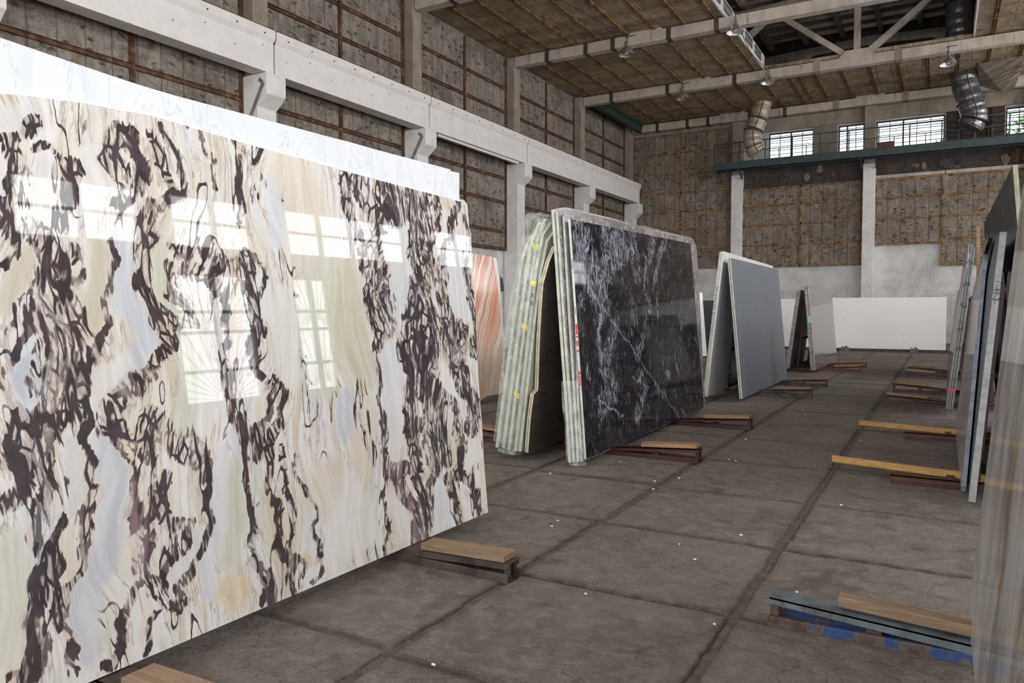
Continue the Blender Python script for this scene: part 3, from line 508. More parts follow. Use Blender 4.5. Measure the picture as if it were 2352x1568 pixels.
# concrete roof with ribs above
m = MB(); rz = lambda x: 13.75-.045*abs(x+2.8)
for (a, b_) in ((XL-.3, -2.8), (-2.8, XR+.3)): m.quadbox([(a, YN, rz(a)), (b_, YN, rz(b_)), (b_, YB, rz(b_)), (a, YB, rz(a)), (a, YN, rz(a)+.2), (b_, YN, rz(b_)+.2), (b_, YB, rz(b_)+.2), (a, YB, rz(a)+.2)])
roof = m.build('ceiling_roof', 'roofc'); roof.name = 'trim_1'; tag(roof, kind='structure')
for x in np.arange(-13, 8.6, 1.5): MB().box(x-.09, x+.09, YN, YB, rz(x)-.32, rz(x)+.01).build('roof_rib', 'roofc', roof)
for y in np.arange(18, 36.5, 1.0): MB().box(-13.5, 8, y-.05, y+.05, 13.5, 13.66).build('cross_rib', 'roofc', roof)
def truss(y, label):
    r = empty('roof_truss', (-2.85, y, 10.25), label, 'truss', 'concrete roof trusses'); t = .17
    MB().box(-13.66, 8.3, y-t, y+t, 10.25, 10.60).build('bottom_chord', 'truss', r, bevel=.015)
    m = MB(); zt = lambda x: 13.0-.05*abs(x+2.85); m.bar((-14, y, zt(-14)), (-2.85, y, zt(-2.85)), .3, .36).bar((-2.85, y, zt(-2.85)), (8.5, y, zt(8.5)), .3, .36)
    for x in (-5.8, .1): m.poly([(x-.75, y-.16, 12.85), (x-.35, y-.16, 12.45), (x+.35, y-.16, 12.45), (x+.75, y-.16, 12.85)], (0, .32, 0))
    m.build('top_chord', 'truss', r)
    for bx in (-8.7, -2.85, 3.0):
        if bx == -2.85 or True: MB().poly([(bx-.62, y-.18, 10.58), (bx+.62, y-.18, 10.58), (bx+.36, y-.18, 10.84), (bx-.36, y-.18, 10.84)], (0, .36, 0)).build('gusset_block', 'truss', r, bevel=.015)
        for s in (-1, 1): MB().bar((bx+s*.42, y, 10.75), (bx+s*2.75, y, 12.6), .22, .2).build('diagonal_strut', 'truss', r)
        MB().box(bx-.11, bx+.11, y-.11, y+.11, 10.8, 12.9).build('post', 'truss', r)
    for x in (-12.35, -10.85, -9.85, -7.9, -6.35) if y != 30.3 else (-12.35, -9.9, -7.2): MB().box(x-.075, x+.075, y-t-.012, y+t+.012, 10.235, 10.62).build('steel_strap', 'redox' if abs(x+6.35) < .1 else 'iron', r)
    if y > 30:
        for x in (-4.2, -1.5): MB().box(x-.12, x+.12, y-t-.012, y+t+.012, 10.235, 10.62).build('steel_strap', 'conc', r)
for y, l in ((6.35, 'concrete roof truss nearest the camera, above the frame'), (12.35, 'concrete roof truss crossing just above the top of the view'), (18.3, 'short piece of concrete truss chord showing at the top beside the near upper column'), (24.3, 'concrete roof truss crossing the top centre, second lamp pair hangs from it'), (30.3, 'concrete roof truss whose pale struts meet in a node at the top right'), (36.25, 'farthest concrete truss, its chord running along the far wall above the windows')): truss(y, l)
# end wall of the roof space, its lack of light put into the colour
MB().box(-13.9, 8.5, YB-.25, YB-.2, 10.78, 14).build('shaded_roof_end', 'darkwall', wb)
m = MB().box(-13.35, -13.1, 30.55, 36.0, 10.22, 10.50).box(-13.4, -13.05, 30.55, 36.0, 10.50, 10.655); tag(m.build('steel_joist', 'greensteel'), 'dark green steel joist under the ceiling in the far left corner', 'joist')
# ---------------------------------------------------------------- lamps
def lamp(x, y, z, mat, label, grp='pendant lamps on the roof trusses'):
    r = empty('pendant_lamp', (x, y, z+.35), label, 'lamp', grp)
    prof = [(.27, 0), (.265, .03), (.24, .09), (.19, .17), (.12, .23), (.07, .26), (.06, .34), (.055, .44), (.035, .46), (.0, .46)]
    MB().lathe(prof+[], 24, (x, y, z)).lathe([(.262, .004), (.232, .09), (.18, .165), (.11, .22), (0, .235)], 24, (x, y, z)).build('shade', mat, r, smooth=True)
    MB().lathe([(0, .015), (.05, .03), (.075, .08), (.065, .13), (.03, .19), (.0, .2)], 14, (x, y, z)).build('bulb', 'bulb', r, smooth=True)
    MB().tube([(x, y, z+.44), (x, y+.03, z+.56), (x, y, z+.62)], .012, 6).bar((x-.06, y, z+.6), (x+.3, y+.1, z+.64), .03, .02).bar((x, y-.02, z+.6), (x, y+.12, z+.62), .03, .03).build('hook', 'iron', r)
lamp(-9.32, 24.05, 9.93, 'lampdark', 'dark bell-shaped pendant lamp with white bulb, left lamp on the near truss chord')
lamp(-5.75, 24.05, 10.03, 'alu', 'shiny aluminium bell lamp hanging near the top centre beside the roof opening')
lamp(-9.24, 30.05, 9.92, 'lampdark', 'dull bell lamp under the farther truss chord, left one of its three')
lamp(-5.92, 30.05, 10.06, 'alu', 'grey bell lamp hanging at the near corner where the roof opening ends')
lamp(.03, 30.05, 9.8, 'alu', 'grey bell lamp under the truss chord between the two dark ducts')
for pts, lb in zip(([(-9.32, 24.0, 10.55), (-9.6, 21.5, 10.45), (-10.2, 19, 10.58)], [(-5.92, 30.0, 10.5), (-5.95, 27.2, 10.35), (-5.8, 24.4, 10.5)], [(-9.32, 24.1, 10.5), (-9.0, 27, 10.2), (-9.24, 30, 10.5)]), ('running nearer from the left lamp of the near truss', 'joining the two lamps beside the roof opening', 'joining the two left-hand lamps')):
    tag(MB().tube(pts, .012, 5).build('lamp_cable', 'wire'), 'thin dark cable under the ceiling '+lb, 'cable')
# ---------------------------------------------------------------- catwalk
r = empty('steel_walkway', (-3, 35.4, 8.0), 'dark green steel walkway with railing running below the far windows', 'walkway')
YW = 35.35; x0, x1 = -9.35, 8.2; dz = lambda x: 0
MB().box(x0, x1, YW-.03, YW+.03, 7.92, 8.22).box(x0, x1, YW-.06, YW+.0, 7.90, 7.93).box(x0, x1, YW-.06, YW, 8.2, 8.22).build('edge_channel', 'green', r)
MB().box(x0, x1, YW+.03, YB-.52, 8.14, 8.18).build('deck', 'iron', r); MB().box(x0, x1, YB-.62, YB-.55, 7.92, 8.14).build('inner_channel', 'green', r)
for x in np.arange(x0+.02, x1, 1.15): MB().box(x-.025, x+.025, YW-.025, YW+.025, 8.2, 9.1).build('railing_post', 'green', r)
MB().box(x0, x1, YW-.022, YW+.022, 9.06, 9.11).build('handrail', 'green', r); MB().box(x0, x1, YW-.015, YW+.015, 8.62, 8.655).build('middle_rail', 'green', r)
for i, x in enumerate(np.arange(x0+.6, x1, 1.15)): MB().box(x-.018, x+.018, YW-.02, YW+.02, 7.95, 8.64).build('short_post', 'green', r)
for x in (-8.5, -2.84, 3.1):
    for s in (-.28, .28): MB().bar((x+s, YW, 7.92), (x+s, YB-.55, 7.55), .06, .08).build('support_bracket', 'green', r)
MB().box(-2.5, -1.85, YW-.045, YW-.031, 8.12, 8.45).build('rusty_sign_plate', 'redox', r)
# ---------------------------------------------------------------- ducts
def duct(name, pts, rad, mat, label, rings=True):
    r = empty(name, pts[0], label, 'duct'); P = [Vector(p) for p in pts]
    Q = []
    for i in range(len(P)-1):
        for t in np.linspace(0, 1, 6, endpoint=False):
            p0, p1, p2, p3 = P[max(i-1, 0)], P[i], P[i+1], P[min(i+2, len(P)-1)]
            Q.append(.5*((2*p1)+(p2-p0)*t+(2*p0-5*p1+4*p2-p3)*t*t+(3*p1-p0-3*p2+p3)*t**3))
    Q.append(P[-1]); rr = [rad*(1+.03*math.sin(i*2.1)) for i in range(len(Q))]
    MB().tube(Q, rr, 24).build('duct_body', mat, r, smooth=False)
    m = MB(); c = Q[len(Q)//2-1]; d = (Q[len(Q)//2]-c).normalized(); m.tube([c-d*.03, c+d*.03], rad*1.08, 24); m.build('clamp_ring', 'iron', r)
    m = MB(); m.tube([q+Vector((.1, -rad*.98, 0)) for q in Q[::3]]+[Q[-1]+Vector((.1, -rad*.98, 0))], .02, 5); m.build('hanger_rod', 'rust', r); return r
duct('ventilation_duct', [(-7.1, 35.0, 10.7), (-7.25, 34.95, 10.0), (-7.5, 34.9, 9.3), (-7.45, 34.9, 8.75), (-7.3, 34.95, 8.45)], .40, 'ductbeige', 'beige wrapped ventilation duct drooping from the ceiling left of the far windows')
duct('ventilation_duct', [(.55, 34.6, 10.9), (.62, 34.6, 10.2), (.85, 34.6, 9.4), (.95, 34.6, 8.9), (.8, 34.6, 8.55)], .46, 'ductdark', 'dark foil ventilation duct curving down in front of the far windows at right')
duct('ventilation_duct', [(.25, 31.2, 14.0), (.3, 31.15, 13.0), (.35, 31.1, 12), (.38, 31.05, 11.2), (.40, 31.0, 10.74)], .46, 'ductdark', 'dark foil duct rising into the roof opening at the top right')
# drooping ceiling sheet beside the dark duct
m = MB(); m.poly([(1.0, 33.4, 10.62), (2.5, 33.2, 10.62), (2.3, 35.3, 10.05), (1.9, 35.5, 9.95), (1.1, 35.2, 10.25)], (0, 0, .05)); tag(m.build('fallen_ceiling_sheet', 'insul_far'), 'torn grey insulation sheet hanging from the ceiling beside the dark duct', 'insulation sheet')
# treetops outside the far windows
gl = simple('sunlit_leaves', (.05, .13, .025), (.16, .30, .07), .6, 3)
def tree(x, y, z, R, label):
    r = empty('tree', (x, y, 0), label, 'tree', 'trees outside the far windows'); MB().tube([(x, y, -.5), (x+.1, y, z-R*.2)], [.25, .12], 10).build('trunk', 'woodd', r)
    v = []; f = []
    for i in range(2600):
        d = rng.randn(3); d /= np.linalg.norm(d); q = R*(.45+.6*rng.rand()**.5)*(.8+.25*mnoise.noise(Vector(d*2.2))); c = np.array([x, y, z])+d*q; a = rng.randn(3); a /= np.linalg.norm(a); b2 = np.cross(a, d); s = .14+.1*rng.rand()
        k = len(v); v += [tuple(c-a*s), tuple(c+b2*s*.5), tuple(c+a*s), tuple(c-b2*s*.5)]; f.append((k, k+1, k+2, k+3))
    me = bpy.data.meshes.new('crown'); me.from_pydata(v, [], f); me.materials.append(gl); o = bpy.data.objects.new('crown', me); COL.objects.link(o); o.parent = r; o.matrix_parent_inverse = parent_inv(r)
tree(5.0, 47, 9.8, 2.9, 'green treetop seen through the far window at the right edge'); tree(-.1, 50, 10.0, 1.2, 'small green treetop at the right end of the widest far window')
MB().box(-60, 60, YB+.6, 90, -.6, -.45).build('floor_outside', 'dirt').name = 'trim_2'; bpy.data.objects['trim_2']['kind'] = 'structure'
# ---------------------------------------------------------------- stone slabs
class Fr:
    """a slab plane: origin a at its lower near corner, u along it, v up it, n outward"""
    def __init__(s, a, yaw=0., lean=5., side=1, front=False):
        yw = math.radians(yaw); th = math.radians(lean)
        if front: u = Vector((math.cos(yw), math.sin(yw), 0)); n0 = Vector((math.sin(yw), -math.cos(yw), 0))
        else:
            d = Vector((math.sin(yw), math.cos(yw), 0)); u = d*side; n0 = Vector((math.cos(yw), -math.sin(yw), 0))*side
        s.a, s.u = Vector(a), u; s.n = n0*math.cos(th)+Z_*math.sin(th); s.v = s.n.cross(u)
    def px(s, x, y, off=0):
        d = ray(x, y); p = s.a+s.n*off; P = C_+d*((p-C_).dot(s.n)/d.dot(s.n)); q = P-s.a; return (q.dot(s.u), q.dot(s.v))
    def off(s, w): f = Fr.__new__(Fr); f.a = s.a+s.n*w; f.u, f.v, f.n = s.u, s.v, s.n; return f
    def at(s, u, v, w=0): return s.a+s.u*u+s.v*v+s.n*w
    def mat(s):
        m = Matrix.Identity(4)
        for i in range(3): m[i][0], m[i][1], m[i][2], m[i][3] = s.u[i], s.v[i], s.n[i], s.a[i]
        return m
def rough(pts, amp, step=.12, seed=0):
    out = []; n = len(pts)
    for i in range(n):
        p, q = pts[i], pts[(i+1) % n]; L = math.hypot(q[0]-p[0], q[1]-p[1]); k = max(1, int(L/step)); nx, ny = (q[1]-p[1])/max(L, 1e-6), -(q[0]-p[0])/max(L, 1e-6)
        for j in range(k):
            t = j/k; e = amp*(mnoise.noise(Vector((p[0]+(q[0]-p[0])*t*1., (p[1]+(q[1]-p[1])*t), seed+.3)))*2 if j else 0); out.append((p[0]+(q[0]-p[0])*t+nx*e, p[1]+(q[1]-p[1])*t+ny*e))
    return out
def orient(pts):
    A = sum(pts[i][0]*pts[(i+1) % len(pts)][1]-pts[(i+1) % len(pts)][0]*pts[i][1] for i in range(len(pts)))
    return pts if A > 0 else pts[::-1]
SLABS = []
def slab(fr, pts, face, edge, label, t=.022, cat='stone slab', group=None, name='stone_slab', amp=0., seed=0, step=.12):
    pts = orient(pts)
    if amp: pts = rough(pts, amp, step, seed)
    n = len(pts); v = [(x, y, -.0) for x, y in pts]+[(x, y, -t) for x, y in pts]
    f = [tuple(range(n)), tuple(range(2*n-1, n-1, -1))]+[(i, n+i, n+(i+1) % n, (i+1) % n) for i in range(n)]
    me = bpy.data.meshes.new(name); me.from_pydata(v, [], f); me.materials.append(ST[face] if isinstance(face, str) else face); me.materials.append(E_[edge])
    for i, p in enumerate(me.polygons): p.material_index = 0 if i < 2 else 1
    o = bpy.data.objects.new(name, me); COL.objects.link(o); o.matrix_world = fr.mat(); tag(o, label, cat, group); SLABS.append(o)
    b = o.modifiers.new('bevel', 'BEVEL'); b.width = .0015; b.segments = 1; b.limit_method = 'ANGLE'; return o
def grid_slab(fr, left, right, bot, top, nu, nv, t, face, edge, label, paint, name='stone_slab', cat='stone slab'):
    """left/right: list of (v, u); top/bot: list of (s, v) with s in 0..1 along the slab"""
    U, V = np.meshgrid(np.linspace(0, 1, nu), np.linspace(0, 1, nv)); S_ = U
    vt = np.interp(S_, [q[0] for q in top], [q[1] for q in top]); vb = np.interp(S_, [q[0] for q in bot], [q[1] for q in bot]); Y = vb+(vt-vb)*V
    ul = np.interp(Y, [q[0] for q in left], [q[1] for q in left]); ur = np.interp(Y, [q[0] for q in right], [q[1] for q in right]); X = ul+(ur-ul)*S_
    pts = np.stack([X.ravel(), Y.ravel(), np.zeros(X.size)], 1); N = nu*nv; bd = [j for j in range(nu)]+[i*nu+nu-1 for i in range(1, nv)]+[(nv-1)*nu+j for j in range(nu-2, -1, -1)]+[i*nu for i in range(nv-2, 0, -1)]
    v = pts.tolist()+[(pts[i][0], pts[i][1], -t) for i in bd]; f = [(i*nu+j, i*nu+j+1, (i+1)*nu+j+1, (i+1)*nu+j) for i in range(nv-1) for j in range(nu-1)]; nf = len(f); nb = len(bd)
    f += [(bd[k], N+k, N+(k+1) % nb, bd[(k+1) % nb]) for k in range(nb)]; f.append(tuple(N+k for k in range(nb))[::-1])
    me = bpy.data.meshes.new(name); me.from_pydata(v, [], f); me.materials.append(ST[face]); me.materials.append(E_[edge])
    mi = [0]*nf+[1]*nb+[1]; me.polygons.foreach_set('material_index', mi); A = paint(pts[:, 0], pts[:, 1])
    for k, a in A.items():
        if a.ndim == 2:
            at = me.attributes.new(k, 'FLOAT_COLOR', 'POINT'); full = np.ones((len(v), 4)); full[:N, :3] = a; at.data.foreach_set('color', full.ravel())
        else:
            at = me.attributes.new(k, 'FLOAT', 'POINT'); full = np.zeros(len(v)); full[:N] = a; at.data.foreach_set('value', full)
    o = bpy.data.objects.new(name, me); COL.objects.link(o); o.matrix_world = fr.mat(); tag(o, label, cat); SLABS.append(o); return o
def seg_d(x, y, P):
    d = np.full(x.shape, 1e9)
    if len(P) == 1: return np.hypot(x-P[0][0], y-P[0][1])
    for (ax, ay), (bx, by) in zip(P[:-1], P[1:]):
        L = (bx-ax)**2+(by-ay)**2+1e-12; t = np.clip(((x-ax)*(bx-ax)+(y-ay)*(by-ay))/L, 0, 1); d = np.minimum(d, np.hypot(x-ax-t*(bx-ax), y-ay-t*(by-ay)))
    return d
def text(s, size, mat, o, xd, yd, parent, name='marking', ext=.0004):
    c = bpy.data.curves.new(name, 'FONT'); c.body = s; c.size = size; c.extrude = ext; c.align_x = 'CENTER'; c.align_y = 'CENTER'; tmp = bpy.data.objects.new(name, c)
    COL.objects.link(tmp); bpy.context.view_layer.update(); me = bpy.data.meshes.new_from_object(tmp.evaluated_get(bpy.context.evaluated_depsgraph_get())); bpy.data.objects.remove(tmp)
    xd, yd = Vector(xd).normalized(), Vector(yd).normalized(); zd = xd.cross(yd).normalized(); yd = zd.cross(xd); m = Matrix.Identity(4)
    for i in range(3): m[i][0], m[i][1], m[i][2], m[i][3] = xd[i], yd[i], zd[i], o[i]
    me.transform(m); me.materials.clear(); me.materials.append(mat); ob = bpy.data.objects.new(name, me); COL.objects.link(ob); ob.parent = parent; ob.matrix_parent_inverse = parent_inv(parent); return ob
INK = simple('black_marker', (.01, .01, .012), (.02, .02, .022), .6, 5, bump=0); RED = simple('red_marker', (.5, .02, .03), (.6, .04, .05), .6, 5, bump=0); BLUEINK = simple('blue_marker', (.02, .09, .16), (.03, .14, .2), .6, 5, bump=0); MINT = simple('mint_label', (.3, .7, .45), (.4, .8, .55), .5, 5, bump=0); BLACKTAPE = simple('black_label', (.012, .012, .014), (.02, .02, .022), .5, 5, bump=0)
def edge_strokes(fr, u, marks, mat, parent, name='marking', side=-1):
    """short flat strokes on the end face of a slab: (v0, w0, v1, w1, width)"""
    m = MB(); up = fr.u*side
    for (v0, w0, v1, w1, wd) in marks: m.bar(fr.at(u, v0, w0)+up*.0006, fr.at(u, v1, w1)+up*.0006, wd, .0008, up)
    return m.build(name, mat, parent)
ZB = .09
# ---- the big white and purple slab
fv = Fr(onz(1121, 1176, ZB), 1.18, 5.0, 1)
T1 = (1.96, 0, 250); T2 = (1.959, 500, 250); T3 = (2.613, 0, 968); T4 = (2.614, 500, 968)
BANDS = {T1: [((130,60),(150,110),(90,130),(0,165),18,.9),((150,100),(152,104),34,.8),((90,140),(60,260),(55,340),(75,400),(20,430),14,.9),((100,200),(120,300),(110,380),(140,450),30,.6),((180,190),(240,180),(280,220),(320,330),(290,400),14,.8),((330,230),(330,330),(330,420),(300,520),30,.75),
 ((500,110),(490,220),(540,290),(590,330),(560,420),35,.75),((560,100),(580,200),(640,240),(630,300),(620,380),24,1.),((700,50),(740,120),(790,190),(800,260),(820,320),(790,400),(740,430),8,.85),((660,120),(700,190),(740,290),(760,360),(700,440),20,.8),((905,100),(900,180),(950,230),(960,290),(940,350),10,.8),
 ((1050,130),(1085,180),(1070,300),(1060,380),(1070,520),12,.9),((1176,170),(1130,290),(1140,330),(1120,400),10,.6),((690,430),(680,500),(720,560),(660,640),(640,720),(640,800),(690,880),(690,980),(740,1060),(700,1180),(640,1240),28,.8),((0,390),(20,500),(10,560),(30,640),(0,720),14,.9),((30,660),(60,560),(60,450),6,.6),
 ((180,590),(200,680),(200,760),(240,830),(200,900),(160,960),66,.72),((320,620),(330,720),(310,830),(330,940),(350,1020),28,.8),((520,600),(500,690),(470,850),(455,960),(430,1040),(440,1110),(420,1200),(400,1290),15,1.05),((250,880),(280,1000),(330,1100),(380,1120),(330,1220),(280,1300),(240,1380),(180,1480),(140,1560),78,.72),
 ((120,830),(90,900),(60,960),(0,1000),12,.6),((120,960),(100,1080),(60,1180),(50,1250),18,.7),((180,1050),(190,1150),(170,1280),11,.75),((800,620),(860,640),(840,720),(940,760),(1010,830),26,.7),((940,610),(960,700),(1050,720),(1110,660),(1130,760),(1060,820),30,.65),((770,700),(770,830),(850,880),(840,960),(760,950),(720,900),22,.7),
 ((1000,830),(1030,880),(1000,960),(1000,1100),(1010,1200),(1040,1330),(1090,1420),(1110,1560),12,.85),((1160,880),(1140,1000),(1110,1060),22,.75),((640,1250),(540,1300),(500,1380),(560,1450),(640,1480),(760,1440),(700,1400),45,.68),((400,1290),(410,1380),(390,1480),(400,1560),8,.75),((1000,1040),(1010,1200),(1030,1310),20,.6)],
T2: [((200,160),(200,300),(290,470),(330,500),15,.35),((570,290),(590,360),(600,480),(640,570),(650,690),(680,800),(700,900),(730,980),(740,1060),20,.8),((640,310),(700,420),(700,500),(700,600),(720,720),(740,840),(770,920),(770,1000),32,.72),((740,330),(800,400),(850,450),(760,500),(720,520),28,.85),((850,350),(880,420),(890,520),(880,640),(890,740),(880,850),(860,950),(860,1080),16,.95),
 ((900,800),(905,900),(880,980),(870,1060),(880,1120),(950,1110),(970,1050),(950,960),38,.93),((930,400),(920,520),(930,640),(970,740),(1000,800),(1020,900),(1040,1000),(1060,1100),24,.82),((970,400),(990,480),(950,600),(970,690),18,.75),((1080,420),(1050,520),(1030,620),(1020,750),13,.88),((1110,440),(1120,520),(1130,600),(1120,700),(1140,850),(1160,1000),(1150,1100),13,.92),
 ((1060,1000),(1100,1050),(1080,1150),(1120,1250),(1150,1330),(1140,1430),28,.8),((870,1180),(860,1300),(850,1400),(880,1480),(900,1560),20,.9),((900,1180),(930,1250),(980,1300),(960,1400),(990,1480),(1000,1568),38,.78),((160,640),(210,720),(230,800),(200,850),9,.85),((160,780),(180,880),(180,1000),(150,1060),(170,1180),(230,1260),(250,1360),(190,1460),(180,1560),15,.85),
 ((240,1200),(300,1300),(290,1400),(240,1480),(250,1560),10,.75),((380,1060),(380,1250),(410,1350),18,.35),((640,1250),(660,1400),(700,1500),(740,1568),26,.38),((720,1060),(720,1200),(720,1320),(740,1400),(760,1500),8,.75),((1000,1250),(1060,1330),(1070,1450),(1100,1540),16,.7)],
T3: [((0,200),(100,250),(100,380),(60,450),(0,500),55,.8),((200,0),(260,100),(240,250),(230,380),(220,500),(240,650),(270,750),(300,850),42,.92),((120,0),(60,100),(20,200),55,.65),((300,880),(250,980),(270,1100),(230,1200),(220,1300),(200,1420),(130,1540),52,.98),((360,990),(380,1060),(380,1120),(400,1300),(400,1450),(430,1540),32,.82),((370,610),(360,760),(370,900),(340,1000),13,1.),
 ((520,0),(530,200),(500,330),(490,420),(490,560),(500,680),(540,620),(545,400),15,.92),((540,700),(500,820),(500,930),(440,1010),15,.92),((700,0),(740,120),(760,250),(770,400),(780,480),(800,560),13,1.),((790,500),(810,640),(830,750),(840,900),26,.5),((830,130),(850,230),(900,260),(920,150),(880,50),22,.88),((1000,50),(1080,150),(1150,100),(1200,200),66,.68),
 ((960,350),(960,500),(980,600),(1050,620),28,.97),((900,400),(900,600),(890,750),(890,900),(920,940),(1000,950),(1060,850),(1110,760),(1120,600),20,.88),((1230,180),(1250,350),(1230,500),(1230,700),(1200,850),(1150,900),(1100,1000),(1130,1060),(1070,1140),(1010,1100),(1020,1000),18,.88),((1210,330),(1212,335),26,1.),((900,950),(830,1050),(760,1100),(720,1200),(720,1330),(680,1450),(620,1440),22,.88),
 ((950,980),(940,1150),(900,1230),(880,1380),12,.78),((1040,640),(1060,760),44,.66),((430,1000),(420,1080),(430,1150),30,.7),((0,1530),(60,1560),(130,1568),16,.9)],
T4: [((170,0),(230,80),(290,160),(310,60),(370,40),34,.75),((165,120),(160,250),(180,350),(165,480),(180,620),(220,750),(260,850),(300,920),(300,1080),9,.95),((310,160),(330,260),(300,370),(290,470),(330,500),(350,600),(370,720),(390,800),(440,850),(460,950),(480,1020),19,.92),((380,150),(420,280),(400,420),(420,540),(450,620),(440,700),14,.78),
 ((430,770),(440,820),(530,880),(530,990),14,.68),((300,920),(340,980),(360,1070),26,.85),((480,230),(480,350),(520,460),(590,530),(570,700),(620,820),(640,900),(600,970),6,.88),((980,0),(1000,80),(1030,200),(1020,320),18,.8),((1010,340),(1000,500),(1000,620),(1005,790),7,.75),((1040,280),(1090,290),(1160,280),22,.9),((1080,330),(1130,450),(1170,520),(1190,600),(1195,720),28,.98),
 ((1180,0),(1190,120),(1200,200),(1210,320),(1240,420),(1230,520),(1220,620),(1210,720),26,1.),((1260,120),(1280,220),(1330,240),(1300,350),(1280,450),(1260,560),(1250,690),20,.88),((1330,0),(1370,100),(1390,240),(1330,270),16,.88),((1440,20),(1470,120),(1450,280),(1400,350),(1430,500),(1450,600),20,.8),((1470,300),(1530,360),(1560,450),(1580,560),18,.8)]}
WHT, CRM, BEI, GRN, BLU, GLD, LBL_ = (.80, .79, .78), (.76, .69, .58), (.60, .55, .42), (.62, .64, .53), (.56, .60, .70), (.74, .58, .36), (.68, .71, .78)
CALM = {T1: [((540,620),(540,760),(560,900),(620,1000),(640,1100),(620,1180),55,.95,BLU),((450,600),(430,750),(400,880),(370,980),48,.95,BEI),((720,640),(720,800),(740,880),42,.9,GRN),((560,1160),(480,1200),(450,1350),(420,1480),48,.9,WHT),((60,640),(40,760),(30,880),50,.9,BEI),((40,280),(30,350),50,.9,WHT),((40,60),(60,70),75,.9,(.70,.71,.74)),((230,120),(220,190),48,.9,WHT),((410,200),(430,330),(420,420),50,.85,WHT),
 ((140,1150),(145,1300),34,.85,BLU),((220,1240),(215,1290),32,.9,BLU),((870,1150),(880,1000),(860,1400),46,.85,GRN),((950,1200),(940,1400),44,.85,WHT),((1070,650),(1080,700),20,.5,CRM),((780,300),(790,340),18,.9,WHT),((930,270),(925,320),22,.8,CRM),((560,1320),(560,1330),26,.9,CRM),((690,1200),(700,1130),34,.9,CRM),((60,500),(80,520),24,.9,(.66,.67,.66)),((330,760),(330,780),20,.8,BEI),((720,400),(735,370),24,.9,WHT),((1080,1480),(1090,1560),30,.9,LBL_)],
T2: [((300,250),(420,400),(380,600),85,.75,CRM),((560,800),(600,1000),(640,1150),82,.85,(.62,.58,.44)),((820,560),(820,700),(810,950),48,.95,(.66,.68,.71)),((800,1080),(770,1250),(800,1450),50,.95,(.74,.76,.80)),((290,900),(330,1200),60,.85,WHT),((1090,650),(1080,900),40,.95,LBL_),((990,870),(1010,1000),(990,1060),22,.95,WHT),((450,600),(450,1200),66,.8,GRN),((570,1320),(570,1450),36,.9,BLU),((230,330),(260,600),38,.8,LBL_),((1020,1170),(1040,1280),(1020,1330),20,.9,WHT),((1120,1420),(1150,1568),24,.9,WHT),((680,1300),(690,1450),26,.6,CRM),((1000,480),(1000,620),24,.9,WHT)],
T3: [((650,100),(640,400),(660,650),(620,850),(540,1080),(500,1300),(480,1400),84,.97,BLU),((100,750),(110,950),(90,1200),(60,1400),98,.97,(.66,.67,.57)),((420,700),(420,850),(430,930),46,.95,CRM),((430,150),(420,400),(420,550),48,.93,(.66,.67,.66)),((790,150),(800,200),28,.9,CRM),((1030,380),(1040,540),32,.93,(.70,.68,.62)),((1180,650),(1130,850),(1040,1050),34,.95,(.74,.75,.80)),((1330,200),(1290,600),(1270,1000),42,.93,LBL_),((1400,600),(1400,800),60,.85,GRN),((1400,1000),(1450,1050),60,.7,GLD),((930,1050),(850,1300),36,.8,CRM),((600,1280),(560,1350),40,.8,GRN),((400,1230),(400,1290),20,.9,WHT)],
T4: [((100,300),(90,700),50,.9,GRN),((560,450),(700,300),(620,500),76,.85,CRM),((750,400),(720,800),(680,900),76,.9,WHT),((530,830),(545,850),28,.8,GLD),((880,500),(880,700),56,.7,WHT),((1060,200),(1090,100),46,.93,WHT),((1060,500),(1100,650),44,.95,WHT),((1340,450),(1310,600),40,.95,LBL_),((1600,200),(1605,500),16,.9,(.70,.64,.52)),((230,250),(240,450),24,.6,GRN),((1110,420),(1120,440),22,.9,CRM),((60,1000),(150,1010),60,.7,GLD),((850,100),(880,300),50,.5,CRM)]}
def to_uv(fr, tl, P): return [fr.px(tl[1]+x/tl[0], tl[2]+y/tl[0]) for x, y in P]
